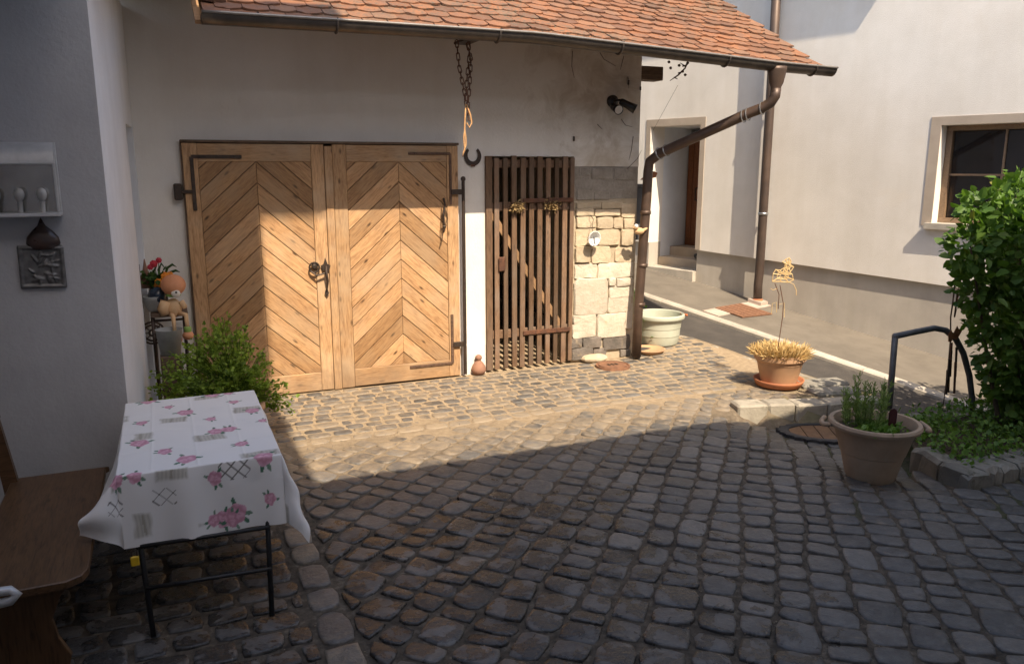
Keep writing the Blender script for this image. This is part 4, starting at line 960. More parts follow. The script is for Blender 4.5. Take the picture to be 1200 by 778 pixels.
for i in pick:
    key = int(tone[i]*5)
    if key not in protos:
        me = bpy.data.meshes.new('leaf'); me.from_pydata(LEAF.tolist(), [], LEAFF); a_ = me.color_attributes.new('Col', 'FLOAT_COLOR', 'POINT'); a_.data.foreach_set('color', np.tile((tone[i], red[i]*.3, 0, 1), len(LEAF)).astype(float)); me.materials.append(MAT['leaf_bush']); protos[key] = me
    o = bpy.data.objects.new('leaf', protos[key]); link(o); o.parent = shrub
    m = Matrix(Rm[i].tolist()).to_4x4()@Matrix.Scale(sz[i], 4); m.translation = Vector(P[i]-WL[shrub]); o.matrix_basis = m
for k in range(7):
    a = k*2.4; b = MB(); r0 = np.array([6.05+.12*math.cos(a), 3.88+.12*math.sin(a), 0]); tgt = np.array(BL[k*2][:3]); b.tube([r0, (r0*1.2+tgt*.8)/2+np.array([.05, .05, 0]), tgt], [.022, .015, .006], 6); b.build('stem', MAT['bark'], shrub)
# bed soil, ground cover and border stones
bd = thing('planting_bed', (*BED[1], 0), 'planting bed of dark soil edged with mossy rough stone blocks', 'planting bed')
(ax_, ay_), (bx_, by_), (cx_, cy_) = BED
MB().add([(ax_+.05, ay_, .05), (bx_+.05, by_+.1, .05), (cx_+1.6, cy_-.02, .05), (8.0, 4.0, .05), (6.5, 4.25, .05), (5.5, 4.6, .03)], [(0, 1, 2, 3, 4, 5)]).build('soil', MAT['soil'], bd)
def border(p, q_, h, wd=.17):
    p, q_ = np.array(p), np.array(q_); t = q_-p; L = np.linalg.norm(t); t /= L; s_ = np.array([-t[1], t[0]])
    b = MB(); nx_ = 5; V = []; F = []
    for i in range(nx_+1):
        for (o_, z_) in ((0.0, -.14), (0.0, h-.03), (.03, h), (wd-.03, h), (wd, h-.03), (wd, -.1)):
            x = .008+(L-.016)*i/nx_; e = .012 if 0 < i < nx_ else .0
            V.append((p[0]+t[0]*x+s_[0]*(o_+random.uniform(-e, e)), p[1]+t[1]*x+s_[1]*(o_+random.uniform(-e, e)), z_+random.uniform(-e, e)*.8-(.012 if i in (0, nx_) and z_ > 0 else 0)))
    for i in range(nx_):
        for j in range(5): a = i*6+j; F.append((a, a+6, a+7, a+1))
    F += [tuple(range(6)), tuple(nx_*6+j for j in range(6))[::-1]]
    return mesh_obj('border_stone', V, F, MAT['kerb_grey'], bd)
A, B, C_ = [np.array(x_) for x_ in BED]
for f0, f1 in ((0, .5), (.5, 1.0)): border(A+(B-A)*f0, A+(B-A)*f1, .09+random.uniform(-.01, .01), .18)
u_ = (C_-B)/np.linalg.norm(C_-B)
for k in range(9): border(B+u_*(.01+k*.165), B+u_*(.01+(k+1)*.165), .10+random.uniform(-.008, .012), .24)
n = 2800; P = np.zeros((n, 3)); k = 0
while k < n:
    x, y = random.uniform(4.9, 6.9), random.uniform(3.45, 4.45)
    if in_bed(x-.12, y-.06) and in_bed(x, y): P[k] = (x, y, .06+random.random()**1.5*.16*(1-.5*abs(y-3.9))); k += 1
up = np.tile(np.array([0, 0, .5]), (n, 1))
gc = leaves('ground_cover', P, rot_rand(n, .9, up), .018+.034*RNG.random(n), MAT['leaf_cover'], None, .2+.7*RNG.random(n)); tag(gc, 'low leafy ground cover filling the bed under the tall shrub', 'ground cover', kind='stuff')

# ---- arched handrail with wind chime
def rail_pt(px_, py_): return OP(px_, py_, (5.45, 4.6, 0), (.2, .75, 0))
hr = thing('arched_handrail', tuple(OZ(1040, 495)), 'arched grey steel handrail at the edge of the courtyard above the street', 'handrail')
pts = [rail_pt(1040, 500), rail_pt(1049, 394)]+[rail_pt(*p_) for p_ in ((1072, 389), (1095, 384.5), (1108, 387), (1120, 397), (1129, 414), (1136, 440), (1139, 465), (1138, 500))]
V = []; F = []; T_ = np.array([.2, .75, 0]); T_ /= np.linalg.norm(T_); b = MB()
b.tube(pts[:2], .025, 10); b.tube(pts[1:], .025, 10); b.sphere(pts[1], .027, 10, 6); b.build('tube', MAT['rail_steel'], hr, smooth=True)
for p_ in (pts[0], pts[-1]): MB().lathe([(.001, .0), (.05, 0), (.05, .012), (.022, .014)], (p_[0], p_[1], -.02), 14).build('foot_plate', MAT['black_steel'], hr)
wc = thing('wind_chime', tuple(rail_pt(1112, 400)), 'rusty metal wind chime of leaves and rods hung from the arched handrail', 'wind chime')
b = MB(); b.tube([rail_pt(*p_) for p_ in ((1119, 330), (1117, 352), (1114, 372), (1114, 396), (1111, 430), (1106, 470), (1101, 512))], [.006, .007, .006, .006, .005, .004, .004], 6); b.build('cord', MAT['iron'], wc)
for k, (px_, py_, l_) in enumerate(((1112, 410, 30), (1109, 424, 34), (1106, 432, 28), (1110, 400, 24), (1115, 405, 34), (1113, 422, 36), (1105, 418, 24))): MB().tube([rail_pt(px_, py_)-T_*(.03+.008*k), rail_pt(px_-1.5, py_+l_)-T_*(.03+.008*k)], .0095, 7).build('rod', MAT['rust'] if k % 2 else MAT['iron'], wc)
for px_, py_, s_ in ((1117, 388, .055), (1110, 392, .05), (1117, 346, .03), (1115, 362, .025)):
    c = rail_pt(px_, py_)-T_*.045; b = MB(); b.prism([(-.4*s_, -s_), (.1*s_, -1.1*s_), (.6*s_, -.2*s_), (.9*s_, .5*s_), (.2*s_, .5*s_), (-.1*s_, 1.*s_), (-.5*s_, .1*s_)] if s_ > .035 else [(-.3*s_, -2.4*s_), (.2*s_, -2.4*s_), (.45*s_, 0), (.1*s_, 2.4*s_), (-.25*s_, 1*s_)], .004, c, (T_[1], -T_[0], 0), (0, 0, 1), -T_); b.build('metal_leaf', MAT['copper'] if s_ > .035 else MAT['rust'], wc)

# ---- pots
def pot(name, label, cat, base, prof, mat, n=36): t = thing(name, tuple(base), label, cat); o = MB().lathe(prof, base, n).build('pot', mat, t, smooth=True); o.data.set_sharp_from_angle(angle=R(35)); return t
b1 = np.array([*OZ(1019, 560, -.03)[:2], 0]); b1[2] = hz(b1[0], b1[1])+.01
pt1 = pot('terracotta_planter', 'large weathered terracotta planter with two handles and a rosemary like herb', 'planter', b1, [(r9*.94, h9) for r9, h9 in ((.001, .0), (.165, .0), (.18, .03), (.215, .17), (.219, .185), (.226, .19), (.275, .345), (.285, .362), (.315, .372), (.322, .392), (.314, .408), (.286, .408), (.276, .385), (.265, .34))], MAT['terracotta_old'])
MB().lathe([(.001, .035), (.14, .03), (.25, .0)], b1+ZV*.33, 24).build('soil', MAT['soil'], pt1)
for sg in (-1, 1):
    dr = np.array([math.cos(PSI), -math.sin(PSI), 0])*sg; dr = dr*.97+np.array([0, -.25*sg, 0]); sd_ = np.array([-dr[1], dr[0], 0])
    MB().tube([b1+dr*.285+sd_*.08+ZV*.388, b1+dr*.308+sd_*.045+ZV*.376, b1+dr*.315+ZV*.372, b1+dr*.308-sd_*.045+ZV*.376, b1+dr*.285-sd_*.08+ZV*.388], .017, 8).build('handle', MAT['terracotta_old'], pt1, smooth=True)
# herb: upright stems with needles, low leafy rosette
c0 = b1+np.array([-.07, .02, .35]); P = []; Oo = []
hs = MB()
for k in range(34):
    a = random.uniform(0, 6.28); r_ = random.uniform(.02, .15); bs = c0+np.array([r_*math.cos(a), r_*math.sin(a), 0]); h_ = random.uniform(.15, .36); ln_ = np.array([.12*math.cos(a)*random.random(), .12*math.sin(a)*random.random(), 1])
    hs.tube([bs, bs+ln_*h_], [.0022, .001], 4)
    for j in range(60):
        f = random.uniform(.12, 1); P.append(bs+ln_*h_*f); a2 = random.uniform(0, 6.28); Oo.append((math.cos(a2)*.6, math.sin(a2)*.6, .7))
hs.build('stems', MAT['leaf_rosemary'], pt1)
P = np.array(P); Oo = np.array(Oo); NED = LEAF*np.array([.22, 1, .5])
tag(leaves('needles', P, rot_rand(len(P), .3, Oo*2), .028+.016*RNG.random(len(P)), MAT['leaf_rosemary'], pt1, .2+.8*RNG.random(len(P)), base=NED), kind='stuff')
P = c0+RNG.normal(size=(420, 3))*np.array([.075, .06, .012])+np.array([.02, -.1, .025]); tag(leaves('rosette', P, rot_rand(420, .9, np.tile((0, 0, .6), (420, 1))), .028+.02*RNG.random(420), MAT['leaf_cover'], pt1, .4+.6*RNG.random(420)), kind='stuff')
c = b1+np.array([.045, -.10, .40]); lb = thing('plant_label', tuple(c), 'dark red rounded plant marker stuck in the soil of the weathered planter', 'plant marker')
rt = np.array([math.cos(PSI), -math.sin(PSI), 0]); MB().prism([(-.025, -.06), (.025, -.06), (.028, .09), (.018, .115), (0, .122), (-.018, .115), (-.028, .09)], .008, c, rt, (0, 0, 1), (-math.sin(PSI), -math.cos(PSI), 0), .002).build('plaque', MAT['maroon'], lb)
b2 = np.array([*OZ(912, 449, .02)[:2], .012])
pt2 = pot('terracotta_pot', 'terracotta pot of dried yellow grass on a red saucer at the kerb', 'flower pot', b2+ZV*.03, [(r9*.86, h9*.97) for r9, h9 in ((.001, 0), (.195, 0), (.205, .03), (.25, .20), (.26, .215), (.285, .24), (.287, .29), (.275, .30), (.262, .29), (.255, .2))], MAT['terracotta'])
MB().lathe([(r9*.9, h9) for r9, h9 in ((.001, -.03), (.24, -.03), (.262, .012), (.268, .03), (.255, .03), (.238, -.008), (.001, -.012))], b2+ZV*.03, 32).build('saucer', MAT['saucer'], pt2, smooth=True)
MB().lathe([(.001, .0), (.215, .0)], b2+ZV*.28, 24).build('soil', MAT['soil'], pt2)
P = []; n = 2400; a = RNG.random(n)*6.283; r_ = .245*np.sqrt(RNG.random(n)); P = np.stack([b2[0]+r_*np.cos(a), b2[1]+r_*np.sin(a), np.full(n, b2[2]+.285)+.03*RNG.random(n)], 1)
out = np.stack([np.cos(a)*r_*3.2, np.sin(a)*r_*3.2, np.full(n, .9)], 1)
tag(leaves('dry_grass', P, rot_rand(n, .2, out*(.5+1.1*RNG.random((n, 1)))), .03+.10*RNG.random(n)**1.5, MAT['straw'], pt2, RNG.random(n), base=LEAF*np.array([.10, 1, .8])), kind='stuff')
# ornament stake in it: a yellow sheet metal cockerel on a rod with curled wire
sk = thing('garden_stake', tuple(b2+np.array([0, 0, .3])), 'yellow metal cockerel garden stake rising from the pot of dried grass', 'garden ornament')
def SKP(px_, py_): return OP(px_, py_, b2, (math.sin(PSI), math.cos(PSI), 0))
def sk_tube(pts, r_, nm='rod'): return MB().tube([SKP(*p_) for p_ in pts], r_, 6).build(nm, MAT['stake'] if nm != 'rod' else MAT['rust'], sk)
sk_tube(((911, 412), (914, 392), (917, 372), (918, 356), (914, 334)), .004)
sk_tube(((908, 332), (913, 345), (912, 362)), .004); sk_tube(((925, 331), (930, 333), (933, 340), (933, 346)), .004, 'curl'); sk_tube(((904, 368), (905, 356), (910, 354), (910, 366)), .003, 'curl'); sk_tube(((903, 338), (906, 340), (911, 338)), .003, 'curl'); sk_tube(((913, 357), (919, 355), (919, 372)), .003, 'curl')
def sk_plate(poly, nm):
    PP = np.array([SKP(*p_) for p_ in poly]); Nf = np.array([-math.sin(PSI), -math.cos(PSI), 0])*.006
    V = [*PP, *(PP+Nf)]; n_ = len(PP); return mesh_obj(nm, V, [tuple(range(n_)), tuple(range(n_, 2*n_))[::-1]]+[(i, n_+i, n_+(i+1) % n_, (i+1) % n_) for i in range(n_)], MAT['stake'], sk)
for poly, nm in ((((905, 330), (906, 321), (909, 316), (914, 317), (919, 314), (922, 319), (928, 321), (930, 328), (924, 331), (914, 330)), 'body'), (((919, 316), (920, 309), (917, 307), (921, 304), (925, 302), (927, 306), (926, 310), (930, 313), (926, 319), (922, 320)), 'head')):
    b = MB(); b.tube([SKP(*p_) for p_ in poly], .0055, 5, closed=True); c_ = np.mean(poly, 0)
    for p_ in poly[::1]: b.tube([SKP(*p_), SKP(*(c_+(np.array(p_)-c_)*.2))], .0065, 5)
    b.tube([SKP(*(c_+(np.array(p_)-c_)*.55)) for p_ in poly], .006, 5, closed=True); b.build(nm, MAT['stake'], sk)
# ---- pale green tub with orange handles
b3 = OZ(771, 398, .09); b3[2] = hz(b3[0], b3[1])
tb = pot('plastic_tub', 'pale green plastic tub with orange rope handles standing by the barn corner', 'tub', b3, [(.001, .0), (.225, .0), (.235, .02), (.245, .10), (.25, .105), (.255, .19), (.26, .195), (.268, .29), (.272, .30), (.30, .305), (.305, .32), (.30, .345), (.285, .355), (.272, .345), (.262, .3), (.22, .02), (.001, .015)], MAT['green_plastic'])
for sg, (px_, py_) in ((-1, (744, 369)), (1, (797, 368))):
    c = b3+np.array([math.cos(PSI)*.29*sg, -math.sin(PSI)*.29*sg, .325]); MB().tube([c+np.array([0, -.06, .015]), c+np.array([.028*sg, -.03, .005]), c+np.array([.028*sg, .03, .005]), c+np.array([0, .06, .015])], .013, 8).build('handle', MAT['orange_plastic'], tb, smooth=True)
# saucer, drain cover, jug
c = OZ(760, 412, .03); c[2] = hz(c[0], c[1])-.006
sc_ = thing('clay_saucer', tuple(c), 'empty terracotta saucer lying on the paving beside the tub', 'saucer'); MB().lathe([(.001, .0), (.15, .0), (.185, .035), (.19, .045), (.176, .045), (.148, .014), (.001, .012)], c, 32).build('dish', MAT['terracotta'], sc_, smooth=True)
c = OZ(718, 429, .0); dc = thing('drain_cover', tuple(c), 'rusty round iron drain cover set in the paving near the stone quoin', 'drain cover')
MB().lathe([(.001, .012), (.15, .012), (.152, .0), (.168, .0), (.17, .010), (.185, .010), (.19, -.02)], c+ZV*.006, 32).build('cover', MAT['plate_rust'], dc, smooth=False)
for k in range(3): MB().box((c[0]-.06+.045*k, c[1]-.03, c[2]+.0185), (c[0]-.035+.045*k, c[1]+.03, c[2]+.024), .003).build('slot_bar', MAT['iron'], dc)
sb = OZ(694, 420, .03); sl_ = thing('stone_slab', tuple(sb), 'rough flat stone lump at the foot of the quoin by the drain cover', 'stone')
b = MB().sphere(sb+np.array([.02, .0, .0]), .14, 14, 8, (1.1, .75, .35)); V = np.array(b.V); V += np.array([[.02*mnoise.noise(Vector(v)*9+Vector((k, 0, 0))) for k in range(3)] for v in V]); mesh_obj('block', V, b.F, MAT['stone_cream'], sl_)
c = OZ(561, 438, 0.); jg = thing('clay_jug', tuple(c), 'small brown clay bottle with round knob standing between doors and gate', 'clay jug')
MB().lathe([(.001, .0), (.055, .0), (.076, .03), (.078, .055), (.066, .09), (.042, .125), (.026, .14), (.022, .148), (.033, .158), (.036, .175), (.03, .192), (.014, .202), (.001, .204)], c, 24).build('body', MAT['jug'], jg, smooth=True)
# ---- oval mat with scalloped rubber rim
c = OZ(968, 503, -.1); mt = thing('oval_mat', tuple(c), 'oval mat with scalloped black rubber rim and brown slatted centre by the drive', 'mat')
dx_ = np.array([.86, -.50, 0]); dy_ = np.array([.50, .86, 0])
zc = hz(c[0], c[1])+.012; V = []; F = []; n = 72
for (sc1, h_, wob) in ((1.0, -.01, .045), (1.0, .014, .045), (.9, .02, .02), (.78, .018, .0), (.76, .004, 0)):
    for k in range(n): a = 2*math.pi*k/n; r1 = sc1*(1+wob*math.cos(a*24)); p_ = c+dx_*.40*r1*math.cos(a)+dy_*.245*r1*math.sin(a); V.append((p_[0], p_[1], hz(p_[0], p_[1])+.012+h_))
for i in range(4):
    for k in range(n): F.append((i*n+k, i*n+(k+1) % n, (i+1)*n+(k+1) % n, (i+1)*n+k))
mesh_obj('rubber_rim', V, F, MAT['rubber'], mt, smooth=False)
for k in range(5):
    u0_, u1_ = -.305+k*.122+.004, -.305+(k+1)*.122-.004; hh = lambda u: .185*math.sqrt(max(0, 1-(u/.315)**2))
    pl_ = [(u0_, -hh(u0_)), (u1_, -hh(u1_)), (u1_, hh(u1_)), (u0_, hh(u0_))]
    P_ = [c+dx_*u+dy_*v for u, v in pl_]; V = [(p_[0], p_[1], hz(p_[0], p_[1])+.012+h_) for h_ in (-.005, .012) for p_ in P_]
    mesh_obj('slat', V, [(3, 2, 1, 0), (4, 5, 6, 7), (0, 1, 5, 4), (1, 2, 6, 5), (2, 3, 7, 6), (3, 0, 4, 7)], MAT['mat_wood'], mt)

# ---- things on the barn front
hsx = OY(554, 184, YF-.012); hh_ = thing('horseshoe', tuple(hsx), 'dark iron horseshoe nailed open side up to the plaster beside the gate', 'horseshoe')
b = MB(); arc = [(.072*math.sin(a), -.077*math.cos(a)+.01) for a in np.linspace(-2.45, 2.45, 22)]
V = []; F = []
for i, (x, z) in enumerate(arc):
    t_ = i/(len(arc)-1); wv = .012+.010*math.sin(math.pi*t_); d_ = np.array([x, z-.01]); d_ /= np.linalg.norm(d_)
    for sgn, yy in ((-1, 0), (1, 0), (1, -.012), (-1, -.012)): V.append((hsx[0]+x+d_[0]*wv*sgn, hsx[1]+.008+yy, hsx[2]+z+d_[1]*wv*sgn))
for i in range(len(arc)-1):
    for j in range(4): F.append((i*4+j, i*4+(j+1) % 4, (i+1)*4+(j+1) % 4, (i+1)*4+j))
F += [(3, 2, 1, 0), tuple((len(arc)-1)*4+j for j in range(4))]
mesh_obj('shoe', V, F, MAT['iron'], hh_); MB().box((hsx[0]-.022, hsx[1]-.008, hsx[2]-.095), (hsx[0]+.022, hsx[1]-.0042, hsx[2]-.072), .002).build('worn_toe', MAT['rust'], hh_)
CY = 6.78
chn = thing('hanging_chain', tuple(OY(545, 48, CY)), 'rusty iron chain and pale leather strap hanging from the barn eave', 'chain')
lk = MB().tube([(.0135*math.cos(a), 0, (.019 if math.sin(a) > 0 else -.019)+.0135*math.sin(a)) for a in np.linspace(.0, 6.283, 15)[:-1]], .0048, 6, closed=True)
proto = None
def chain(path):
    global proto
    P_ = [OY(*p_, CY) for p_ in path]; seg = []
    for a_, b_ in zip(P_, P_[1:]):
        n_ = max(1, round(np.linalg.norm(b_-a_)/.05))
        seg += [(a_+(b_-a_)*(k+.5)/n_, b_-a_) for k in range(n_)]
    for k, (p_, t_) in enumerate(seg):
        qm = Vector((0, 0, 1)).rotation_difference(Vector(t_)).to_matrix().to_4x4()@Matrix.Rotation(R(90*(k % 2)+25), 4, 'Z'); qm.translation = Vector(p_)
        if proto is None: proto = mesh_obj('chain_link', lk.V, lk.F, MAT['rust'], chn, frame=qm, smooth=True)
        else: share(proto, 'chain_link', chn, qm)
chain(((535, 48), (538, 78), (545, 112), (547, 126))); chain(((549, 50), (550, 66), (547, 95), (546, 118))); chain(((548, 52), (552, 70), (550, 105), (548, 128), (551, 140)))
MB().box((OY(548, 47, CY)[0]-.02, CY-.04, OY(548, 47, CY)[2]), (OY(562, 47, CY)[0], CY+.3, OY(548, 47, CY)[2]+.02)).build('eave_hook', MAT['iron'], chn)
for pts, wv in ((((546, 122), (545, 138), (544.5, 152), (546, 163), (546, 170), (543.5, 178), (542, 184)), .008), (((547, 123), (551, 134), (553, 144), (550, 150), (547, 144)), .008), (((545, 150), (543.5, 160), (544, 170), (545, 178)), .007)):
    P_ = [OY(*p_, CY-.01) for p_ in pts]; b = MB(); b.tube(P_, [wv*.6]+[wv]*(len(P_)-2)+[wv*.6], 6); V = np.array(b.V); V[:, 1] = CY-.01+(V[:, 1]-CY+.01)*.45; mesh_obj('leather_strap', V, b.F, MAT['rope'], chn, smooth=True)
# double spotlight
c = OY(717, 119, YF); sp_ = thing('wall_spotlight', tuple(c), 'black twin spotlight fixed to the plaster high above the stone quoin', 'spotlight')
MB().lathe([(.001, .05), (.055, .045), (.062, .03), (.062, 0)], c, 20, axis=(0, -1, 0)).build('base', MAT['black_steel'], sp_, smooth=True)
def spot(tail, head, nm='lamp_head'):
    tail, head = np.array(tail), np.array(head); ax = head-tail; L = np.linalg.norm(ax)
    o = MB().lathe([(.001, 0), (.03, .005), (.036, .03), (.04, L*.6), (.052, L), (.047, L), (.04, L*.9), (.001, L*.88)], tail, 18, axis=tuple(ax/L)).build(nm, MAT['black_steel'], sp_, smooth=True)
    MB().lathe([(.001, 0), (.043, .0)], tail+ax*.97, 16, axis=tuple(ax/L)).build('lens', MAT['bulb'], o)
spot(c+np.array([.045, -.085, -.0]), c+np.array([.19, -.16, -.085])); spot(c+np.array([-.02, -.05, -.055]), c+np.array([-.025, -.19, -.10]))
MB().tube([c+np.array([0, -.04, 0]), c+np.array([.05, -.08, .01]), c+np.array([.08, -.1, -.02])], .012, 8).build('arm', MAT['black_steel'], sp_); MB().tube([c+np.array([0, -.04, 0]), c+np.array([-.02, -.07, -.05])], .012, 8).build('arm', MAT['black_steel'], sp_)
# hanging enamel bowl
c = OY(694, 279, YF-.09); bo = thing('hanging_bowl', tuple(c), 'white enamel ladle bowl hung on a wire from the sunlit stone quoin', 'bowl')
prof = [(.001, 0)]+[(.078*math.sin(a), .062*(1-math.cos(a))) for a in np.linspace(.15, 1.5, 9)]+[(.083, .061), (.074, .058)]+[(.072*math.sin(a), .006+.056*(1-math.cos(a))) for a in np.linspace(1.45, .05, 8)]
MB().lathe(prof, c+np.array([0, .02, 0]), 26, axis=(.15, -.98, -.1)).build('bowl', MAT['white_enamel'], bo, smooth=True)
hk = OY(692, 254, YF-.03); MB().tube([hk+np.array([.01, .03, .01]), hk+np.array([-.012, -.03, .012]), hk+np.array([.018, -.03, -.025]), c+np.array([-.01, -.01, .1]), c+np.array([-.012, -.03, .075])], .0035, 6).build('wire', MAT['iron'], bo)
MB().tube([c+np.array([0, -.035, .02]), c+np.array([.0, -.05, -.05]), c+np.array([.012, -.045, -.06])], .008, 6).build('grip', MAT['zinc'], bo)
# dried wreaths on the gate
for (px_, py_), lab in (((606, 243), 'tuft of dried straw tied to the gate rail beside the brace end'), ((647, 241), 'tuft of dried straw tied to the gate rail on the quoin side')):
    c = OY(px_, py_, YF-.06); t = thing('straw_tuft', tuple(c), lab, 'dried flowers', 'dried tufts on the gate rail'); n = 220; d = RNG.normal(size=(n, 3)); d /= np.linalg.norm(d, axis=1)[:, None]; d[:, 1] = -abs(d[:, 1])
    leaves('straw', c+RNG.normal(size=(n, 3))*np.array([.028, .012, .022]), rot_rand(n, .2, d*1.5), .018+.028*RNG.random(n), MAT['dry_flower'], t, RNG.random(n), base=LEAF*np.array([.7, 1, .9]))
    MB().tube([c+np.array([-.05, .02, .0]), c+np.array([0, -.01, .02]), c+np.array([.05, .02, 0])], .008, 5).build('tie', MAT['twig'], t)
# letterbox, bird and small mobile at the barn corner
c = OY(747, 246, 7.52); lbx = thing('letterbox', (c[0]+.06, 7.6, 1.2), 'dark grey metal letterbox on the barn corner behind the downpipe', 'letterbox')
A = OY(741, 282, 7.56); B = OY(754, 216, 7.56)
MB().box((PX1+.002, 7.60, A[2]), (B[0]+.03, 7.86, B[2]-.03), .006).build('box', MAT['letterbox'], lbx); MB().box((PX1+.002, 7.57, B[2]-.028), (B[0]+.05, 7.88, B[2]), .008).build('lid', MAT['letterbox'], lbx)
c = OY(749, 271, 7.30); bi = thing('bird_ornament', tuple(c), 'small tan ceramic bird perched on the downpipe collar', 'ornament')
b = MB(); b.sphere(c, .05, 14, 9, (1.2, .8, .75)); b.sphere(c+np.array([-.05, -.01, .045]), .03, 12, 8); b.tube([c+np.array([.04, 0, .0]), c+np.array([.1, .0, .03])], [.025, .008], 7); b.tube([c+np.array([-.07, -.015, .045]), c+np.array([-.095, -.02, .04])], [.009, .002], 6); b.build('body', MAT['doll_cream'], bi, smooth=True); MB().sphere(c+np.array([-.052, -.02, .056]), .024, 10, 6).build('cap', MAT['white_enamel'], bi, smooth=True)
c = OY(763, 205, 8.2); mo = thing('hanging_mobile', tuple(c), 'small copper roofed metal mobile hanging beyond the barn downpipe', 'mobile')
MB().add([c+np.array(v) for v in ((-.09, 0, -.06), (.05, 0, .04), (.09, 0, .02), (.07, 0, -.03), (-.09, .1, -.06), (.05, .1, .04), (.09, .1, .02), (.07, .1, -.03))], [(0, 1, 2, 3), (7, 6, 5, 4), (0, 4, 5, 1), (1, 5, 6, 2), (2, 6, 7, 3), (3, 7, 4, 0)]).build('roof', MAT['copper'], mo)
for k in (-1, 0, 1): MB().tube([c+np.array([.035*k, .05, -.02]), c+np.array([.035*k, .05, -.36-.04*k])], .006, 6).build('rod', MAT['iron'], mo)
MB().tube([c+np.array([0, .05, .04]), c+np.array([.03, .05, .5]), c+np.array([.12, -.3, 1.0])], .002, 4).build('cord', MAT['iron'], mo)
# weeds at the corner
c = np.array([4.98, 7.95, .05]); wd_ = thing('corner_weed', tuple(c), 'small green weed growing between barn corner and tub', 'plant'); n = 260
P = c+RNG.normal(size=(n, 3))*np.array([.05, .1, .0])+np.stack([np.zeros(n), np.zeros(n), RNG.random(n)*.65], 1); leaves('foliage', P, rot_rand(n, .8), .03+.04*RNG.random(n), MAT['leaf_cover'], wd_, .1+.6*RNG.random(n)); MB().tube([c, c+np.array([.02, 0, .6])], [.008, .003], 6).build('stem', MAT['bark'], wd_)
# entrance things
c = HW(1.62, .78, -.8); bg_ = thing('pink_can', tuple(c), 'magenta watering can on the top step of the recessed entrance', 'watering can'); MB().lathe([(.001, 0), (.09, 0), (.095, .03), (.09, .2), (.06, .24), (.04, .3), (.03, .32), (.001, .32)], c, 18).build('body', MAT['pink'], bg_, smooth=True); MB().tube([c+np.array([.0, -.08, .1]), c+np.array([-.05, -.2, .25])], [.02, .01], 7).build('spout', MAT['pink'], bg_)
c = HW(1.42, .63, -.42); sh_ = thing('shoes', tuple(c), 'pair of dark shoes left on the entrance steps', 'shoes')
for k in (0, 1):
    cc = HW(1.36+.12*k, .63, -.42); b = MB(); b.sphere(cc+ZV*.035, .05, 12, 8, (1.0, 1.9, .7)); b.sphere(cc+ZV*.06+D*.04, .042, 10, 6, (1, 1.1, .8)); b.build('shoe', MAT['black_steel'], sh_, smooth=True)
c = HW(1.36, .78, -.86); ep = thing('entrance_plant', tuple(c), 'dark leafy pot plant standing against the brown entrance door', 'potted plant'); MB().lathe([(.001, 0), (.08, 0), (.11, .18), (.1, .18), (.09, .02)], c, 18).build('pot', MAT['terracotta_old'], ep, smooth=True); n = 260
leaves('foliage', c+np.array([0, 0, .45])+RNG.normal(size=(n, 3))*np.array([.07, .07, .17]), rot_rand(n, .7), .05+.05*RNG.random(n), MAT['leaf_bush'], ep, .4*RNG.random(n)); MB().tube([c+ZV*.1, c+ZV*.5], .008, 5).build('stem', MAT['bark'], ep)

# ================================================================== LEFT: table, cloth, bench, wall things
TX0, TX1, TY0, TY1, TZ = -.285, .435, 3.80, 5.03, .735
tbl = thing('folding_table', ((TX0+TX1)/2, (TY0+TY1)/2, 0), 'folding garden table with black tube legs under the flowered cloth', 'table')
MB().box((TX0+.01, TY0+.01, TZ-.025), (TX1-.01, TY1-.01, TZ-.003), .006).build('tabletop', MAT['zinc'], tbl)
for (xa, ya, xb, yb) in ((-.235, TY0+.12, -.19, 3.64), (.37, TY0+.12, .325, 3.60), (-.235, TY1-.15, -.20, 5.0), (.37, TY1-.15, .33, 5.0)):
    MB().tube([(xa, ya, TZ-.03), (xa*.55+xb*.45, ya*.55+yb*.45, .42), (xb, yb, .012)], .0125, 9).build('leg', MAT['black_steel'], tbl, smooth=True)
for (xa, ya), (xb, yb), z_ in (((-.205, 3.70), (.34, 3.66), .225), ((-.215, 3.77), (.35, 3.74), .40), ((-.21, 5.0), (.34, 5.0), .2)): MB().tube([(xa, ya, z_), (xb, yb, z_)], .010, 8).build('crossbar', MAT['black_steel'], tbl, smooth=True)
for xa in (-.235, .37): MB().tube([(xa, TY0+.16, TZ-.06), (xa*.9, 4.4, .38), (xa*.92, TY1-.1, .2)], .010, 8).build('brace', MAT['black_steel'], tbl, smooth=True)
# cloth
OV = .345; step = .0045
us_ = np.arange(TX0-OV+.12, TX1+OV-.03, step); vs_ = np.arange(TY0-OV, TY1+.22, step); U, W = np.meshgrid(us_, vs_); sh = U.shape; U = U.ravel(); W = W.ravel()
ex = np.where(U < TX0, U-TX0, np.where(U > TX1, U-TX1, 0)); ey = np.where(W < TY0, W-TY0, np.where(W > TY1, W-TY1, 0)); r_ = np.hypot(ex, ey)
cl = lambda a, lo, hi: np.minimum(np.maximum(a, lo), hi)
X = cl(U, TX0, TX1); Y = cl(W, TY0, TY1); Z = np.full(U.shape, TZ+.004)
ang = np.arctan2(np.abs(ey), np.abs(ex)+1e-9); corner = np.sin(2*ang)*(np.abs(ex) > 0)*(np.abs(ey) > 0)
dirx = np.where(r_ > 0, ex/(r_+1e-9), 0); diry = np.where(r_ > 0, ey/(r_+1e-9), 0)
rr_ = np.maximum(0, r_-.012); sm = 1-np.exp(-r_/.02)
side = .055*np.sin(U*17+1.0)*(np.abs(ey) > 0)*(np.abs(ex) == 0)+.05*np.sin(W*11+.5)*(np.abs(ex) > 0)*(np.abs(ey) == 0)
nearw = np.clip((4.85-W)/1.1, 0, 1)
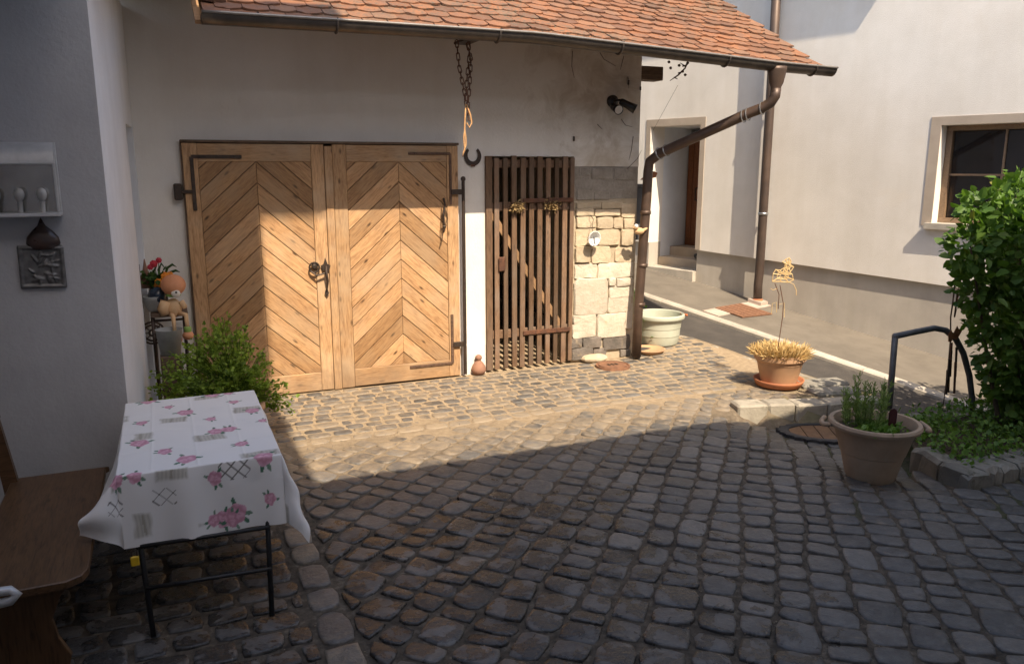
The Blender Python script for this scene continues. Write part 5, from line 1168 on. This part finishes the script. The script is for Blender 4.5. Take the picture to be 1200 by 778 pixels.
flare = .08+side*.7+.17*corner+np.where(ex < 0, np.abs(dirx)*(.42*nearw), 0)+np.where(ex > 0, .10*np.abs(dirx), 0)
flare = np.clip(flare, .02, .92); o_ = .006*sm+rr_*flare
X = X+dirx*o_; Y = Y+diry*o_; Z = Z-np.where(r_ > 0, .006*sm+rr_*np.sqrt(1-flare**2), 0)
tc_ = np.clip(-ex/.22, 0, 1)*np.clip(-ey/.345, 0, 1); X = X-.07*tc_; Z = Z+.11*tc_; Y = Y+.14*tc_
hang = np.clip(r_/.12, 0, 1)
wr = .007*np.sin(U*31+1.5*np.sin(W*4))*(np.abs(ey) > 0)+.007*np.sin(W*27+1.5*np.sin(U*4))*(np.abs(ex) > 0)
X = X+dirx*hang*wr; Y = Y+diry*hang*wr
for cr in (.06, -.14, .27): Z = Z+.0022*np.exp(-((U-cr)/.006)**2)*(r_ == 0)
for cr in (4.1, 4.42, 4.74): Z = Z+.0022*np.exp(-((W-cr)/.006)**2)*(r_ == 0)
Z = Z+.0020*np.sin(U*23+2*np.sin(W*7))*np.sin(W*19)*(r_ == 0)
# print: white ground, plank patches, lattice, roses; positions taken in cloth coordinates
COL = np.tile((.74, .73, .72), (len(U), 1))
def cloth_uv(cx_, cy_):
    px_, py_ = 100+cx_/3.7037, 450+cy_/3.7037; p_ = OZ(px_, py_, TZ)
    if p_[1] >= TY0-.004: return np.array(p_[:2])
    p_ = OY(px_, py_, TY0-.05); return np.array([p_[0], TY0-(TZ-p_[2])*1.02])
def patch(x0, y0, x1, y1, ang_=0.):
    a_, b_ = cloth_uv(x0, y1), cloth_uv(x1, y0); k = (U > a_[0]) & (U < b_[0]) & (W > a_[1]) & (W < b_[1])
    st = .5+.5*np.sin(U*360+2*np.sin(W*21)); st2 = (np.sin(U*95+1.3*np.sin(W*9)) > .86); f = (.55+.25*np.sin(U*61+W*7))
    c_ = np.array([.50, .48, .425])[None]*(1-.25*st[:, None])+np.zeros((len(U), 3)); c_[st2] = (.30, .28, .23)
    edge = np.clip(np.minimum.reduce([U-a_[0], b_[0]-U, W-a_[1], b_[1]-W])/.02, 0, 1)
    al = (k*np.clip(edge*1.2+.3*np.sin(U*50)*np.sin(W*63), 0, 1)*.9)[:, None]; COL[:] = COL*(1-al)+c_*al
def lattice(x0, y0, x1, y1):
    a_, b_ = cloth_uv(x0, y1), cloth_uv(x1, y0); k = (U > a_[0]) & (U < b_[0]) & (W > a_[1]) & (W < b_[1])
    l_ = (np.abs(((U+W)/.058) % 1-.5) < .06) | (np.abs(((U-W)/.058) % 1-.5) < .06); COL[k & l_] = (.16, .15, .14)
def rose(x, y, s_, lv=1.0):
    c_ = cloth_uv(x, y); R0 = .030*s_; dx = (U-c_[0])/R0; dy = (W-c_[1])/(R0*1.15); rd_ = np.hypot(dx, dy); th = np.arctan2(dy, dx); sd = x*.37+y*.11
    for k in range(4):       # leaves
        a_ = sd+k*1.9+.3; lx = (dx*math.cos(a_)+dy*math.sin(a_)-1.12)/.52; ly = (-dx*math.sin(a_)+dy*math.cos(a_))/.20; m_ = (lx*lx+ly*ly < 1); COL[m_] = (.07, .17, .11) if k % 2 else (.16, .25, .18)
    lim = .98+.07*np.sin(5*th+sd)+.05*np.sin(3*th); m_ = rd_ < lim
    tn = .5+.5*np.sin(rd_*6.5+1.6*np.sin(2*th+sd)+.9*np.sin(5*th)); tn2 = np.clip(rd_, 0, 1)
    pc = np.array([.42, .10, .19])[None]*(1-tn[:, None])+np.array([.66, .33, .46])[None]*tn[:, None]; pc = pc*(1-.25*tn2[:, None])+np.array([.60, .26, .38])[None]*.25*tn2[:, None]; COL[m_] = pc[m_]*.82+np.array([.74, .73, .72])*.18
for p_ in ((205, 210, 300, 252), (320, 140, 445, 178), (465, 210, 610, 258), (640, 92, 760, 132), (470, 48, 580, 76), (670, 280, 845, 330), (160, 140, 195, 170), (300, 372, 450, 455), (210, 565, 290, 690), (875, 515, 940, 622), (490, 605, 545, 632), (690, 336, 760, 360), (80, 420, 150, 500)): patch(*p_)
for p_ in ((295, 465, 395, 552), (585, 350, 720, 442), (70, 520, 160, 610)): lattice(*p_)
for x, y, s_ in ((275, 78, 1.5), (362, 103, .8), (435, 127, 1.45), (545, 155, .9), (245, 172, 1.0), (725, 118, 1.3), (645, 80, 1.0), (770, 162, .8), (565, 208, 1.25), (625, 198, 1.3), (235, 260, 1.5), (678, 262, 1.1), (345, 295, 1.1), (440, 328, 1.5), (550, 48, 1.6), (620, 42, 1.0), (565, 430, 1.05), (780, 333, 1.5), (600, 600, 1.2), (660, 575, 1.5), (640, 600, 1.1), (212, 422, 1.05), (120, 440, 1.3), (805, 510, .9), (560, 605, .9)): rose(x, y, s_)
nr, nc = sh; I_ = np.arange(nr*nc).reshape(sh); Fq = np.stack([I_[:-1, :-1], I_[:-1, 1:], I_[1:, 1:], I_[1:, :-1]], -1).reshape(-1, 4)
cloth = thing('tablecloth', ((TX0+TX1)/2, (TY0+TY1)/2, TZ), 'white tablecloth printed with pink roses draped over the folding table', 'tablecloth')
mesh_obj('cloth', np.stack([X, Y, Z], 1), Fq, MAT['cloth'], cloth, smooth=True, col=COL)
c = np.array([-.24, 3.74, .36]); clp = thing('table_clip', tuple(c), 'small yellow padlock hanging under the edge of the flowered cloth', 'padlock'); MB().box(c-np.array([.018, .008, .035]), c+np.array([.018, .008, .012]), .004).build('body', MAT['yellow'], clp); MB().tube([c+np.array([-.011, 0, .01]), c+np.array([-.011, 0, .035]), c+np.array([0, 0, .046]), c+np.array([.011, 0, .035]), c+np.array([.011, 0, .01])], .004, 6).build('shackle', MAT['iron'], clp)
# bench
bn = thing('wooden_bench', (-.62, 4.15, 0), 'dark brown wooden bench with shaped end boards beside the table', 'bench')
def local_board(parent, name, poly, th, org, Uv, Wv, Nv, mat, bev=.004):
    m = Matrix((Vector(Uv), Vector(Nv), Vector(Wv))).transposed().to_4x4(); m.translation = Vector(org)
    b = MB().prism(poly, th, (0, 0, 0), (1, 0, 0), (0, 0, 1), (0, 1, 0), bev); return mesh_obj(name, b.V, [f[::-1] for f in b.F], mat, parent, frame=m)
SX0, SX1, SY0, SY1, SZ = -.86, -.405, 3.44, 4.80, .45
seat = [(SY0+.0, SX0), (SY1, SX0), (SY1, SX1+.015), (SY1-.02, SX1), (SY0+.10, SX1), (SY0+.04, SX1-.02), (SY0+.005, SX1-.075)]
b = MB(); n = len(seat); V = [(x, y, z) for z in (SZ-.032, SZ-.004) for y, x in seat]; ins = inset(np.array([(x, y) for y, x in seat])[::-1], .005)[::-1]; V += [(p_[0], p_[1], SZ) for p_ in ins]
F = [tuple(range(n)), tuple(range(2*n, 3*n))[::-1]]+[(i+k*n, i+(k+1)*n, (i+1) % n+(k+1)*n, (i+1) % n+k*n) for k in (0, 1) for i in range(n)]
Vl = np.array(V)-np.array([-.63, 4.1, SZ]); m = Matrix(((0, -1, 0), (1, 0, 0), (0, 0, 1))).to_4x4(); Vl = Vl@np.array(m.to_3x3()); m.translation = (-.63, 4.1, SZ)
mesh_obj('seat', Vl, F, MAT['bench_wood'], bn, frame=m)
prof = [(-.84, 0), (-.52, 0), (-.505, .06), (-.545, .15), (-.56, .24), (-.52, .34), (-.46, .415), (-.84, .415)]
for y in (3.56, 4.66):
    cxz = (-.66, .2); P_ = [(z-cxz[1], -(x-cxz[0])) for x, z in prof]
    m = Matrix(((0, 0, -1), (0, 1, 0), (1, 0, 0))).to_4x4(); b = MB().prism(P_, .03, (0, 0, 0), (1, 0, 0), (0, 0, 1), (0, -1, 0), .003); m.translation = (cxz[0], y+.015, cxz[1]); mesh_obj('end_board', b.V, b.F, MAT['bench_wood'], bn, frame=m)
for y in (3.5, 4.76):
    b = MB(); V = [(x, y+dy, z) for dy in (-.02, .02) for x, z in ((-.885, .30), (-.835, .30), (-.825, .45), (-.885, .88), (-.935, .88))]; F = [(0, 1, 2, 3, 4), (9, 8, 7, 6, 5)]+[(i, 5+i, 5+(i+1) % 5, (i+1) % 5) for i in range(5)]; b.add(V, F); b.build('back_post', MAT['bench_wood'], bn)
for z0, z1 in ((.79, .875),): MB().add([(x, y, z) for y in (3.42, 4.84) for x, z in ((-.905, z0), (-.88, z0), (-.893, z1), (-.918, z1))], [(0, 1, 2, 3), (7, 6, 5, 4), (0, 4, 5, 1), (1, 5, 6, 2), (2, 6, 7, 3), (3, 7, 4, 0)]).build('back_rail', MAT['bench_wood'], bn)
# chair whose steel arm enters the picture at the lower left
ch = thing('steel_chair', (-.9, 2.95, 0), 'tubular steel garden chair with grey armrest in front of the bench', 'chair')
ae = OZ(20, 690, .62)
MB().tube([(-1.35, ae[1]-.02, .9), (-1.3, ae[1]-.02, .66), (ae[0]-.1, ae[1], .625), (ae[0]-.02, ae[1], .62), (ae[0], ae[1]-.01, .605), (ae[0]-.02, ae[1]-.01, .585), (ae[0]-.15, ae[1], .57), (-1.05, ae[1], .5), (-1.0, ae[1], .02)], .017, 10).build('arm_frame', MAT['lantern_metal'], ch, smooth=True)
MB().tube([(-1.25, 2.6, .9), (-1.2, 2.6, .62), (-1.05, 2.6, .625), (-.96, 2.6, .62), (-.95, 2.6, .6), (-1.0, 2.6, .5), (-1.0, 2.6, .02)], .017, 10).build('arm_frame', MAT['zinc'], ch, smooth=True)
MB().box((-1.4, 2.62, .42), (-1.0, 3.1, .45), .01).build('seat', MAT['old_wood'], ch); MB().box((-1.40, 2.62, .55), (-1.36, 3.1, .92), .01).build('backrest', MAT['old_wood'], ch)
for y in (2.6, 3.12): MB().tube([(-1.3, y, .64), (-1.32, y, .02)], .015, 8).build('leg', MAT['zinc'], ch)
# wall lantern
def LW(px_, py_, d_=0.): return OY(px_, py_, LYW-d_)
WY = LYW
ln = thing('wall_lantern', tuple(LW(36, 210)), 'grey metal box lantern with glass front and bulbs on the side house wall', 'lantern')
A = LW(74, 252, .0); B = LW(74, 167, .0); lx1 = A[0]; lx0 = lx1-.46; lz0 = A[2]; lz1 = B[2]-.115; dpt = .14
MB().box((lx0, WY-.012, lz0), (lx1, WY-.001, B[2]), .003).build('back_plate', MAT['lantern_metal'], ln)
MB().box((lx0, WY-dpt, lz0), (lx1, WY-.013, lz0+.02), .003).build('bottom_tray', MAT['lantern_metal'], ln)
V = []; F = []
for i in range(7):
    a = i/6*math.pi/2; y = WY-.012-(dpt+.02)*math.sin(a); z = lz1+(B[2]-lz1)*math.cos(a)**.7
    for x in (lx0-.01, lx1-.01+.012*math.sin(a)): V.append((x, y, z))
for i in range(6): F.append((2*i, 2*i+1, 2*i+3, 2*i+2))
V += [(v[0], v[1]+.004, v[2]-.006) for v in V]; F += [(14+a_, 14+c_, 14+b_, 14+d_) if False else tuple(14+k for k in (a_, b_, c_, d_))[::-1] for a_, b_, c_, d_ in F[:6]]
mesh_obj('hood', V, F, MAT['lantern_metal'], ln, smooth=True)
MB().add([(lx1-.008, WY-.012, lz1)]+[(lx1-.008, WY-.012-(dpt+.01)*math.sin(i/6*math.pi/2), lz1+(B[2]-lz1)*math.cos(i/6*math.pi/2)**.7) for i in range(7)], [tuple(range(8))]).build('hood_end', MAT['lantern_metal'], ln)
for x in (lx0, lx1-.012): MB().box((x, WY-dpt, lz0+.021), (x+.012, WY-dpt+.012, lz1+.02), .002).build('frame_bar', MAT['lantern_metal'], ln)
MB().box((lx1-.012, WY-.03, lz0+.021), (lx1, WY-.014, lz1+.02), .002).build('frame_bar', MAT['lantern_metal'], ln)
MB().box((lx0+.01, WY-dpt+.004, lz0+.021), (lx1-.013, WY-dpt+.007, lz1+.01)).build('glass_pane', MAT['clear_glass'], ln)
MB().box((lx0+.01, WY-.018, lz0+.021), (lx1-.013, WY-.0125, lz1+.01)).build('reflection_panel', M('reflection_panel', (.8, .77, .72), None, 5, .12, 0, metal=1.0), ln)  # added reflective panel, stands in for reflections on the glass
for x in (lx1-.30, lx1-.19, lx1-.085):
    b = MB(); b.lathe([(.012, 0), (.014, .05), (.018, .06)], (x, WY-.08, lz0+.021), 12); b.lathe([(.010, .06), (.022, .075), (.027, .097), (.022, .12), (.010, .131), (.001, .133)], (x, WY-.08, lz0+.021), 16); b.build('bulb', MAT['bulb'], ln, smooth=True)
# onion-shaped ceramic and relief tile below it
c = LW(50, 277); on = thing('onion_ornament', tuple(c), 'dark brown onion shaped ceramic ornament hanging under the lantern', 'wall ornament')
V = []; F = []; pr = [(0, .105), (.008, .09), (.022, .06), (.055, .03), (.085, -.005), (.092, -.04), (.075, -.066), (.045, -.075), (0, -.077)]; n = 12
for r1, z1 in pr:
    for k in range(n+1): a = math.pi*k/n; V.append((c[0]+r1*math.cos(a)*.92, WY-.002-r1*.45*math.sin(a), c[2]+z1))
for i in range(len(pr)-1):
    for k in range(n): F.append((i*(n+1)+k, (i+1)*(n+1)+k, (i+1)*(n+1)+k+1, i*(n+1)+k+1))
mesh_obj('body', V, F, MAT['dark_ceramic'], on, smooth=True)
A = LW(24, 292); B = LW(75, 333); cx_, cz_ = (A[0]+B[0])/2, (A[2]+B[2])/2; hw_, hz_ = .112, .118
rl = thing('relief_tile', (cx_, WY, cz_), 'square pewter relief tile with cast figures on the side house wall', 'relief tile')
m2 = 44; V = []; F = []; blobs = [(random.uniform(-.7, .7), random.uniform(-.7, .7), random.uniform(.08, .2), random.uniform(0, 3.1), random.uniform(.25, .6)) for _ in range(26)]
for j in range(m2+1):
    for i in range(m2+1):
        u, v = -1+2*i/m2, -1+2*j/m2; h_ = 0
        for (bu, bv, br, ba, asp) in blobs:
            du, dv = u-bu, v-bv; a_ = du*math.cos(ba)+dv*math.sin(ba); b_ = -du*math.sin(ba)+dv*math.cos(ba); e = 1-(a_/br/1.7)**2-(b_/(br*asp))**2
            if e > 0: h_ = max(h_, .013*math.sqrt(e))
        if max(abs(u), abs(v)) > .86: h_ = .010
        if max(abs(u), abs(v)) > .97: h_ = 0
        sk_ = .03*v; V.append((cx_+hw_*(u+sk_), WY-.014-h_, cz_+hz_*(v-.04*u)))
for j in range(m2):
    for i in range(m2): a = j*(m2+1)+i; F.append((a, a+1, a+m2+2, a+m2+1))
o = mesh_obj('relief', V, F, MAT['pewter'], rl, smooth=True)
MB().box((cx_-hw_, WY-.0135, cz_-hz_), (cx_+hw_, WY-.001, cz_+hz_), .002).build('backing', MAT['pewter'], rl)

# ---- flower stand in the corner: iron base, two boards, things on it
st = thing('flower_stand', (.0, 7.15, 0), 'old flower stand with ornate iron base and two boards in the barn corner', 'plant stand')
LB = OY(180, 366, 7.05)[2]; UB = OY(172, 338, 7.2)[2]
sx0, sx1 = -.15, .13
board(st, 'lower_board', sx0, LB-.03, sx1, LB, 6.95, 7.38, MAT['old_wood']); board(st, 'upper_board', sx0, UB-.03, -.0, UB, 7.12, 7.38, MAT['old_wood'])
for x in (sx0+.02, -.03): board(st, 'upright', x, LB, x+.02, UB-.031, 7.2, 7.36, MAT['old_wood'], True)
b = MB(); yi = 6.98
for x in (sx0+.01, sx1-.03): b.tube([(x, yi, 0), (x, yi, LB-.03)], .012, 8); b.tube([(x, 7.36, 0), (x, 7.36, LB-.03)], .012, 8)
for z_ in (.08, .42, LB-.06): b.tube([(sx0+.01, yi, z_), (sx1-.03, yi, z_)], .010, 8)
b.build('iron_frame', MAT['iron'], st, smooth=True); b = MB(); cw = OY(179, 390, yi)
for rad in (.09, .065, .025): b.tube([(cw[0]+.0+rad*math.cos(a), yi, cw[2]+rad*math.sin(a)) for a in np.linspace(0, 6.283, 21)[:-1]], .009, 6, closed=True)
for a in np.linspace(0, 6.283, 9)[:-1]: b.tube([(cw[0]+.02*math.cos(a), yi, cw[2]+.02*math.sin(a)), (cw[0]+.09*math.cos(a), yi, cw[2]+.09*math.sin(a))], .005, 5)
b.build('wheel', MAT['iron'], st, smooth=True); b = MB()
for k in range(6):
    zz = .12+k*.055; xx = sx0+.05+.07*(k % 3); sg = 1 if k % 2 else -1
    b.tube([(xx+sg*.05*(1-t)*math.cos(9*t), yi, zz+.05*(1-t)*math.sin(9*t)+.06*t) for t in np.linspace(0, .9, 14)], .006, 5)
b.build('scrollwork', MAT['iron'], st, smooth=True)
# cone pot, bouquet, grey pot, doll
c = np.array([*OY(172, 336, 7.26)[:2], UB]); cn = thing('cone_ornament', tuple(c), 'brown clay cone with a thin tip on the upper board of the flower stand', 'ornament'); MB().lathe([(.001, 0), (.06, 0), (.062, .02), (.045, .08), (.022, .14), (.010, .2), (.004, .235), (.001, .24)], c, 20).build('cone', MAT['jug'], cn, smooth=True)
c = np.array([OY(186, 336, 7.2)[0], 7.2, UB]); bq = thing('flower_bouquet', tuple(c), 'bunch of red and orange flowers with dark leaves on the flower stand', 'flowers')
MB().lathe([(.001, 0), (.035, 0), (.045, .04), (.04, .07), (.03, .07)], c, 16).build('vase', MAT['blue_glaze'], bq, smooth=True)
def flw(px_, py_, r1, mat, nm='flower'):
    p_ = OY(px_, py_, 7.12); b = MB(); b.sphere(p_, r1, 10, 7, (1, 1, .85))
    for k in range(7): a = k*.9; b.sphere(p_+r1*.62*np.array([math.cos(a), -.5, math.sin(a)]), r1*.5, 7, 5)
    b.build(nm, MAT[mat], bq, smooth=True); return p_
for a_ in ((180, 309, .028, 'red_flower'), (186, 305, .022, 'red_flower'), (176, 313, .022, 'red_flower'), (194, 324, .036, 'orange_flower'), (186, 331, .032, 'orange_flower'), (185, 336, .03, 'orange_flower'), (199, 322, .026, 'orange_flower')): p_ = flw(*a_); MB().tube([c+ZV*.06, (c+p_)/2+np.array([0, .02, .03]), p_], .003, 5).build('stalk', MAT['leaf_herb'], bq)
for pts in (((188, 330), (186, 316), (189, 309), (195, 316)), ((192, 328), (196, 314), (202, 310), (207, 313)), ((195, 328), (200, 319), (206, 317), (211, 319)), ((185, 330), (180, 318), (184, 311)), ((190, 328), (191, 318), (197, 322)), ((184, 330), (178, 322), (182, 325))):
    MB().tube([OY(*p_, 7.14) for p_ in pts], [.008]+[.012]*(len(pts)-2)+[.002], 6).build('blade', MAT['leaf_bush'], bq)
n = 90; p_ = OY(182, 328, 7.16); leaves('foliage', p_+RNG.normal(size=(n, 3))*np.array([.05, .03, .03]), rot_rand(n, .5), .04+.02*RNG.random(n), MAT['leaf_bush'], bq, .5*RNG.random(n))
c = np.array([*OY(182, 366, 7.1)[:2], LB]); gp = thing('grey_bowl', tuple(c), 'pale grey glazed bowl holding a dark ball on the lower stand board', 'bowl'); MB().lathe([(.001, 0), (.05, 0), (.06, .02), (.09, .1), (.1, .13), (.092, .13), (.075, .06), (.05, .03), (.001, .03)], c, 22).build('bowl', MAT['grey_pot'], gp, smooth=True); MB().sphere(c+np.array([.03, -.02, .13]), .075, 14, 9).build('ball', MAT['blue_glaze'], gp, smooth=True)
c = OY(203, 334, 6.98); dl = thing('doll', (c[0], 6.98, LB), 'little doll with round orange head and dangling legs sitting on the flower stand', 'doll')
bx_c = OY(203, 361, 6.98); L_ = lambda px_, py_, y=6.96: OY(px_, py_, y)
b = MB(); b.sphere(bx_c, .06, 16, 11, (1.1, .8, 1.35)); 
for pts, rs_ in (((L_(194, 353), L_(191, 362), L_(194, 369)), (.04, .045, .035)), ((L_(212, 353), L_(216, 359), L_(217, 361)), (.025, .022, .018)), ((L_(200, 368), L_(203, 371, 6.9), L_(204, 380, 6.88), L_(205, 390, 6.88)), (.02, .018, .015, .014)), ((L_(210, 367), L_(218, 369, 6.9), L_(219, 378, 6.88), L_(220, 386, 6.88))[:4], (.02, .018, .015, .014))): b.tube(pts, list(rs_), 10)
b.build('body', MAT['doll_cream'], dl, smooth=True)
b = MB(); b.sphere(c, .094, 20, 14, (1, .95, .92)); V = np.array(b.V); aa = np.arctan2(V[:, 1]-c[1], V[:, 0]-c[0]); f_ = 1+.02*np.cos(8*aa); V[:, :2] = c[:2]+(V[:, :2]-c[:2])*f_[:, None]; mesh_obj('head', V, b.F, MAT['doll_orange'], dl, smooth=True)
fc = L_(206, 344, 6.91); MB().sphere(fc, .035, 12, 8, (1, .6, .9)).build('muzzle', MAT['doll_white'], dl, smooth=True); MB().sphere(fc+np.array([.004, -.02, .012]), .009, 8, 6).build('nose', MAT['dark_ceramic'], dl, smooth=True)
for px_ in (): MB().sphere(L_(px_, 337, 6.895), .007, 8, 6).build('eye', MAT['dark_ceramic'], dl, smooth=True)
for pp_ in ((207, 398), (220.5, 393)): 
    p_ = L_(*pp_, 6.87); MB().sphere(p_, .043, 14, 9, (1.05, 1.1, .85)).build('shoe', MAT['doll_orange'], dl, smooth=True); MB().lathe([(.024, -.02), (.03, .0), (.028, .025), (.02, .03)], p_+ZV*.045, 12).build('cuff', MAT['doll_green'], dl, smooth=True)
MB().lathe([(.03, -.01), (.06, 0), (.045, .02)], (bx_c+c*1.2)/2.2, 14).build('collar', MAT['doll_green'], dl, smooth=True)
c = np.array([OY(200, 412, 6.82)[0], 6.82, OY(200, 412, 6.82)[2]-.02]); bk = thing('grey_bucket', (c[0], c[1], 0), 'grey metal bucket standing on a block under the doll', 'bucket')
MB().lathe([(.001, 0), (.075, 0), (.1, .2), (.105, .205), (.098, .205), (.072, .01), (.001, .01)], c, 24).build('bucket', MAT['grey_pot'], bk, smooth=True); MB().box((c[0]-.08, c[1]-.08, .0), (c[0]+.08, c[1]+.08, c[2]-.002), .01).build('block', MAT['old_wood'], bk)
# ---- bushy herb in a pot in front of the stand
hb = thing('herb_bush', (.38, 6.35, 0), 'bushy light green herb in a terracotta pot in front of the barn door', 'potted plant')
hp = np.array([.42, 6.25, .0]); MB().lathe([(.001, 0), (.13, 0), (.18, .26), (.2, .27), (.2, .3), (.17, .3), (.12, .02)], hp, 26).build('pot', MAT['terracotta'], hb, smooth=True)
BL = [(*OY(px_, py_, Y_), r_) for px_, py_, r_, Y_ in ((256, 418, .21, 6.4), (214, 446, .18, 6.35), (283, 428, .19, 6.4), (303, 448, .16, 6.4), (240, 445, .24, 6.3), (200, 462, .17, 6.3), (270, 460, .22, 6.3), (268, 396, .13, 6.4), (325, 455, .10, 6.4), (238, 404, .10, 6.4), (337, 462, .06, 6.4))]
P, Nn = blob_points(BL, 260, .75); b = MB(); LP = []; LO = []; root = hp+ZV*.27
for k in range(len(P)):
    tip = P[k]+Nn[k]*np.array([.04, .04, .06])*RNG.random()*2; m1 = root*.62+tip*.38+np.array([0, 0, .07]); r0 = root+np.array([random.uniform(-.12, .12), random.uniform(-.1, .1), 0])
    pts = [r0, m1, m1*.4+tip*.6+np.array([0, 0, .025]), tip]; b.tube(pts, [.004, .003, .0022, .001], 4)
    for j in range(26):
        f = random.uniform(.3, 1.0)*3; i0 = min(2, int(f)); p_ = pts[i0]+(pts[i0+1]-pts[i0])*(f-i0); o_ = (tip-m1)/np.linalg.norm(tip-m1)
        LP.append(p_+np.array([random.gauss(0, .012) for _ in range(3)])); LO.append(o_+np.array([random.gauss(0, .5) for _ in range(3)]))
LP = np.array(LP); LO = np.array(LO)
tag(leaves('foliage', LP, rot_rand(len(LP), .7, LO*.8), .018+.022*RNG.random(len(LP)), MAT['leaf_herb'], hb, .1+.85*RNG.random(len(LP))), kind='stuff')
b.build('stems', MAT['leaf_herb'], hb)
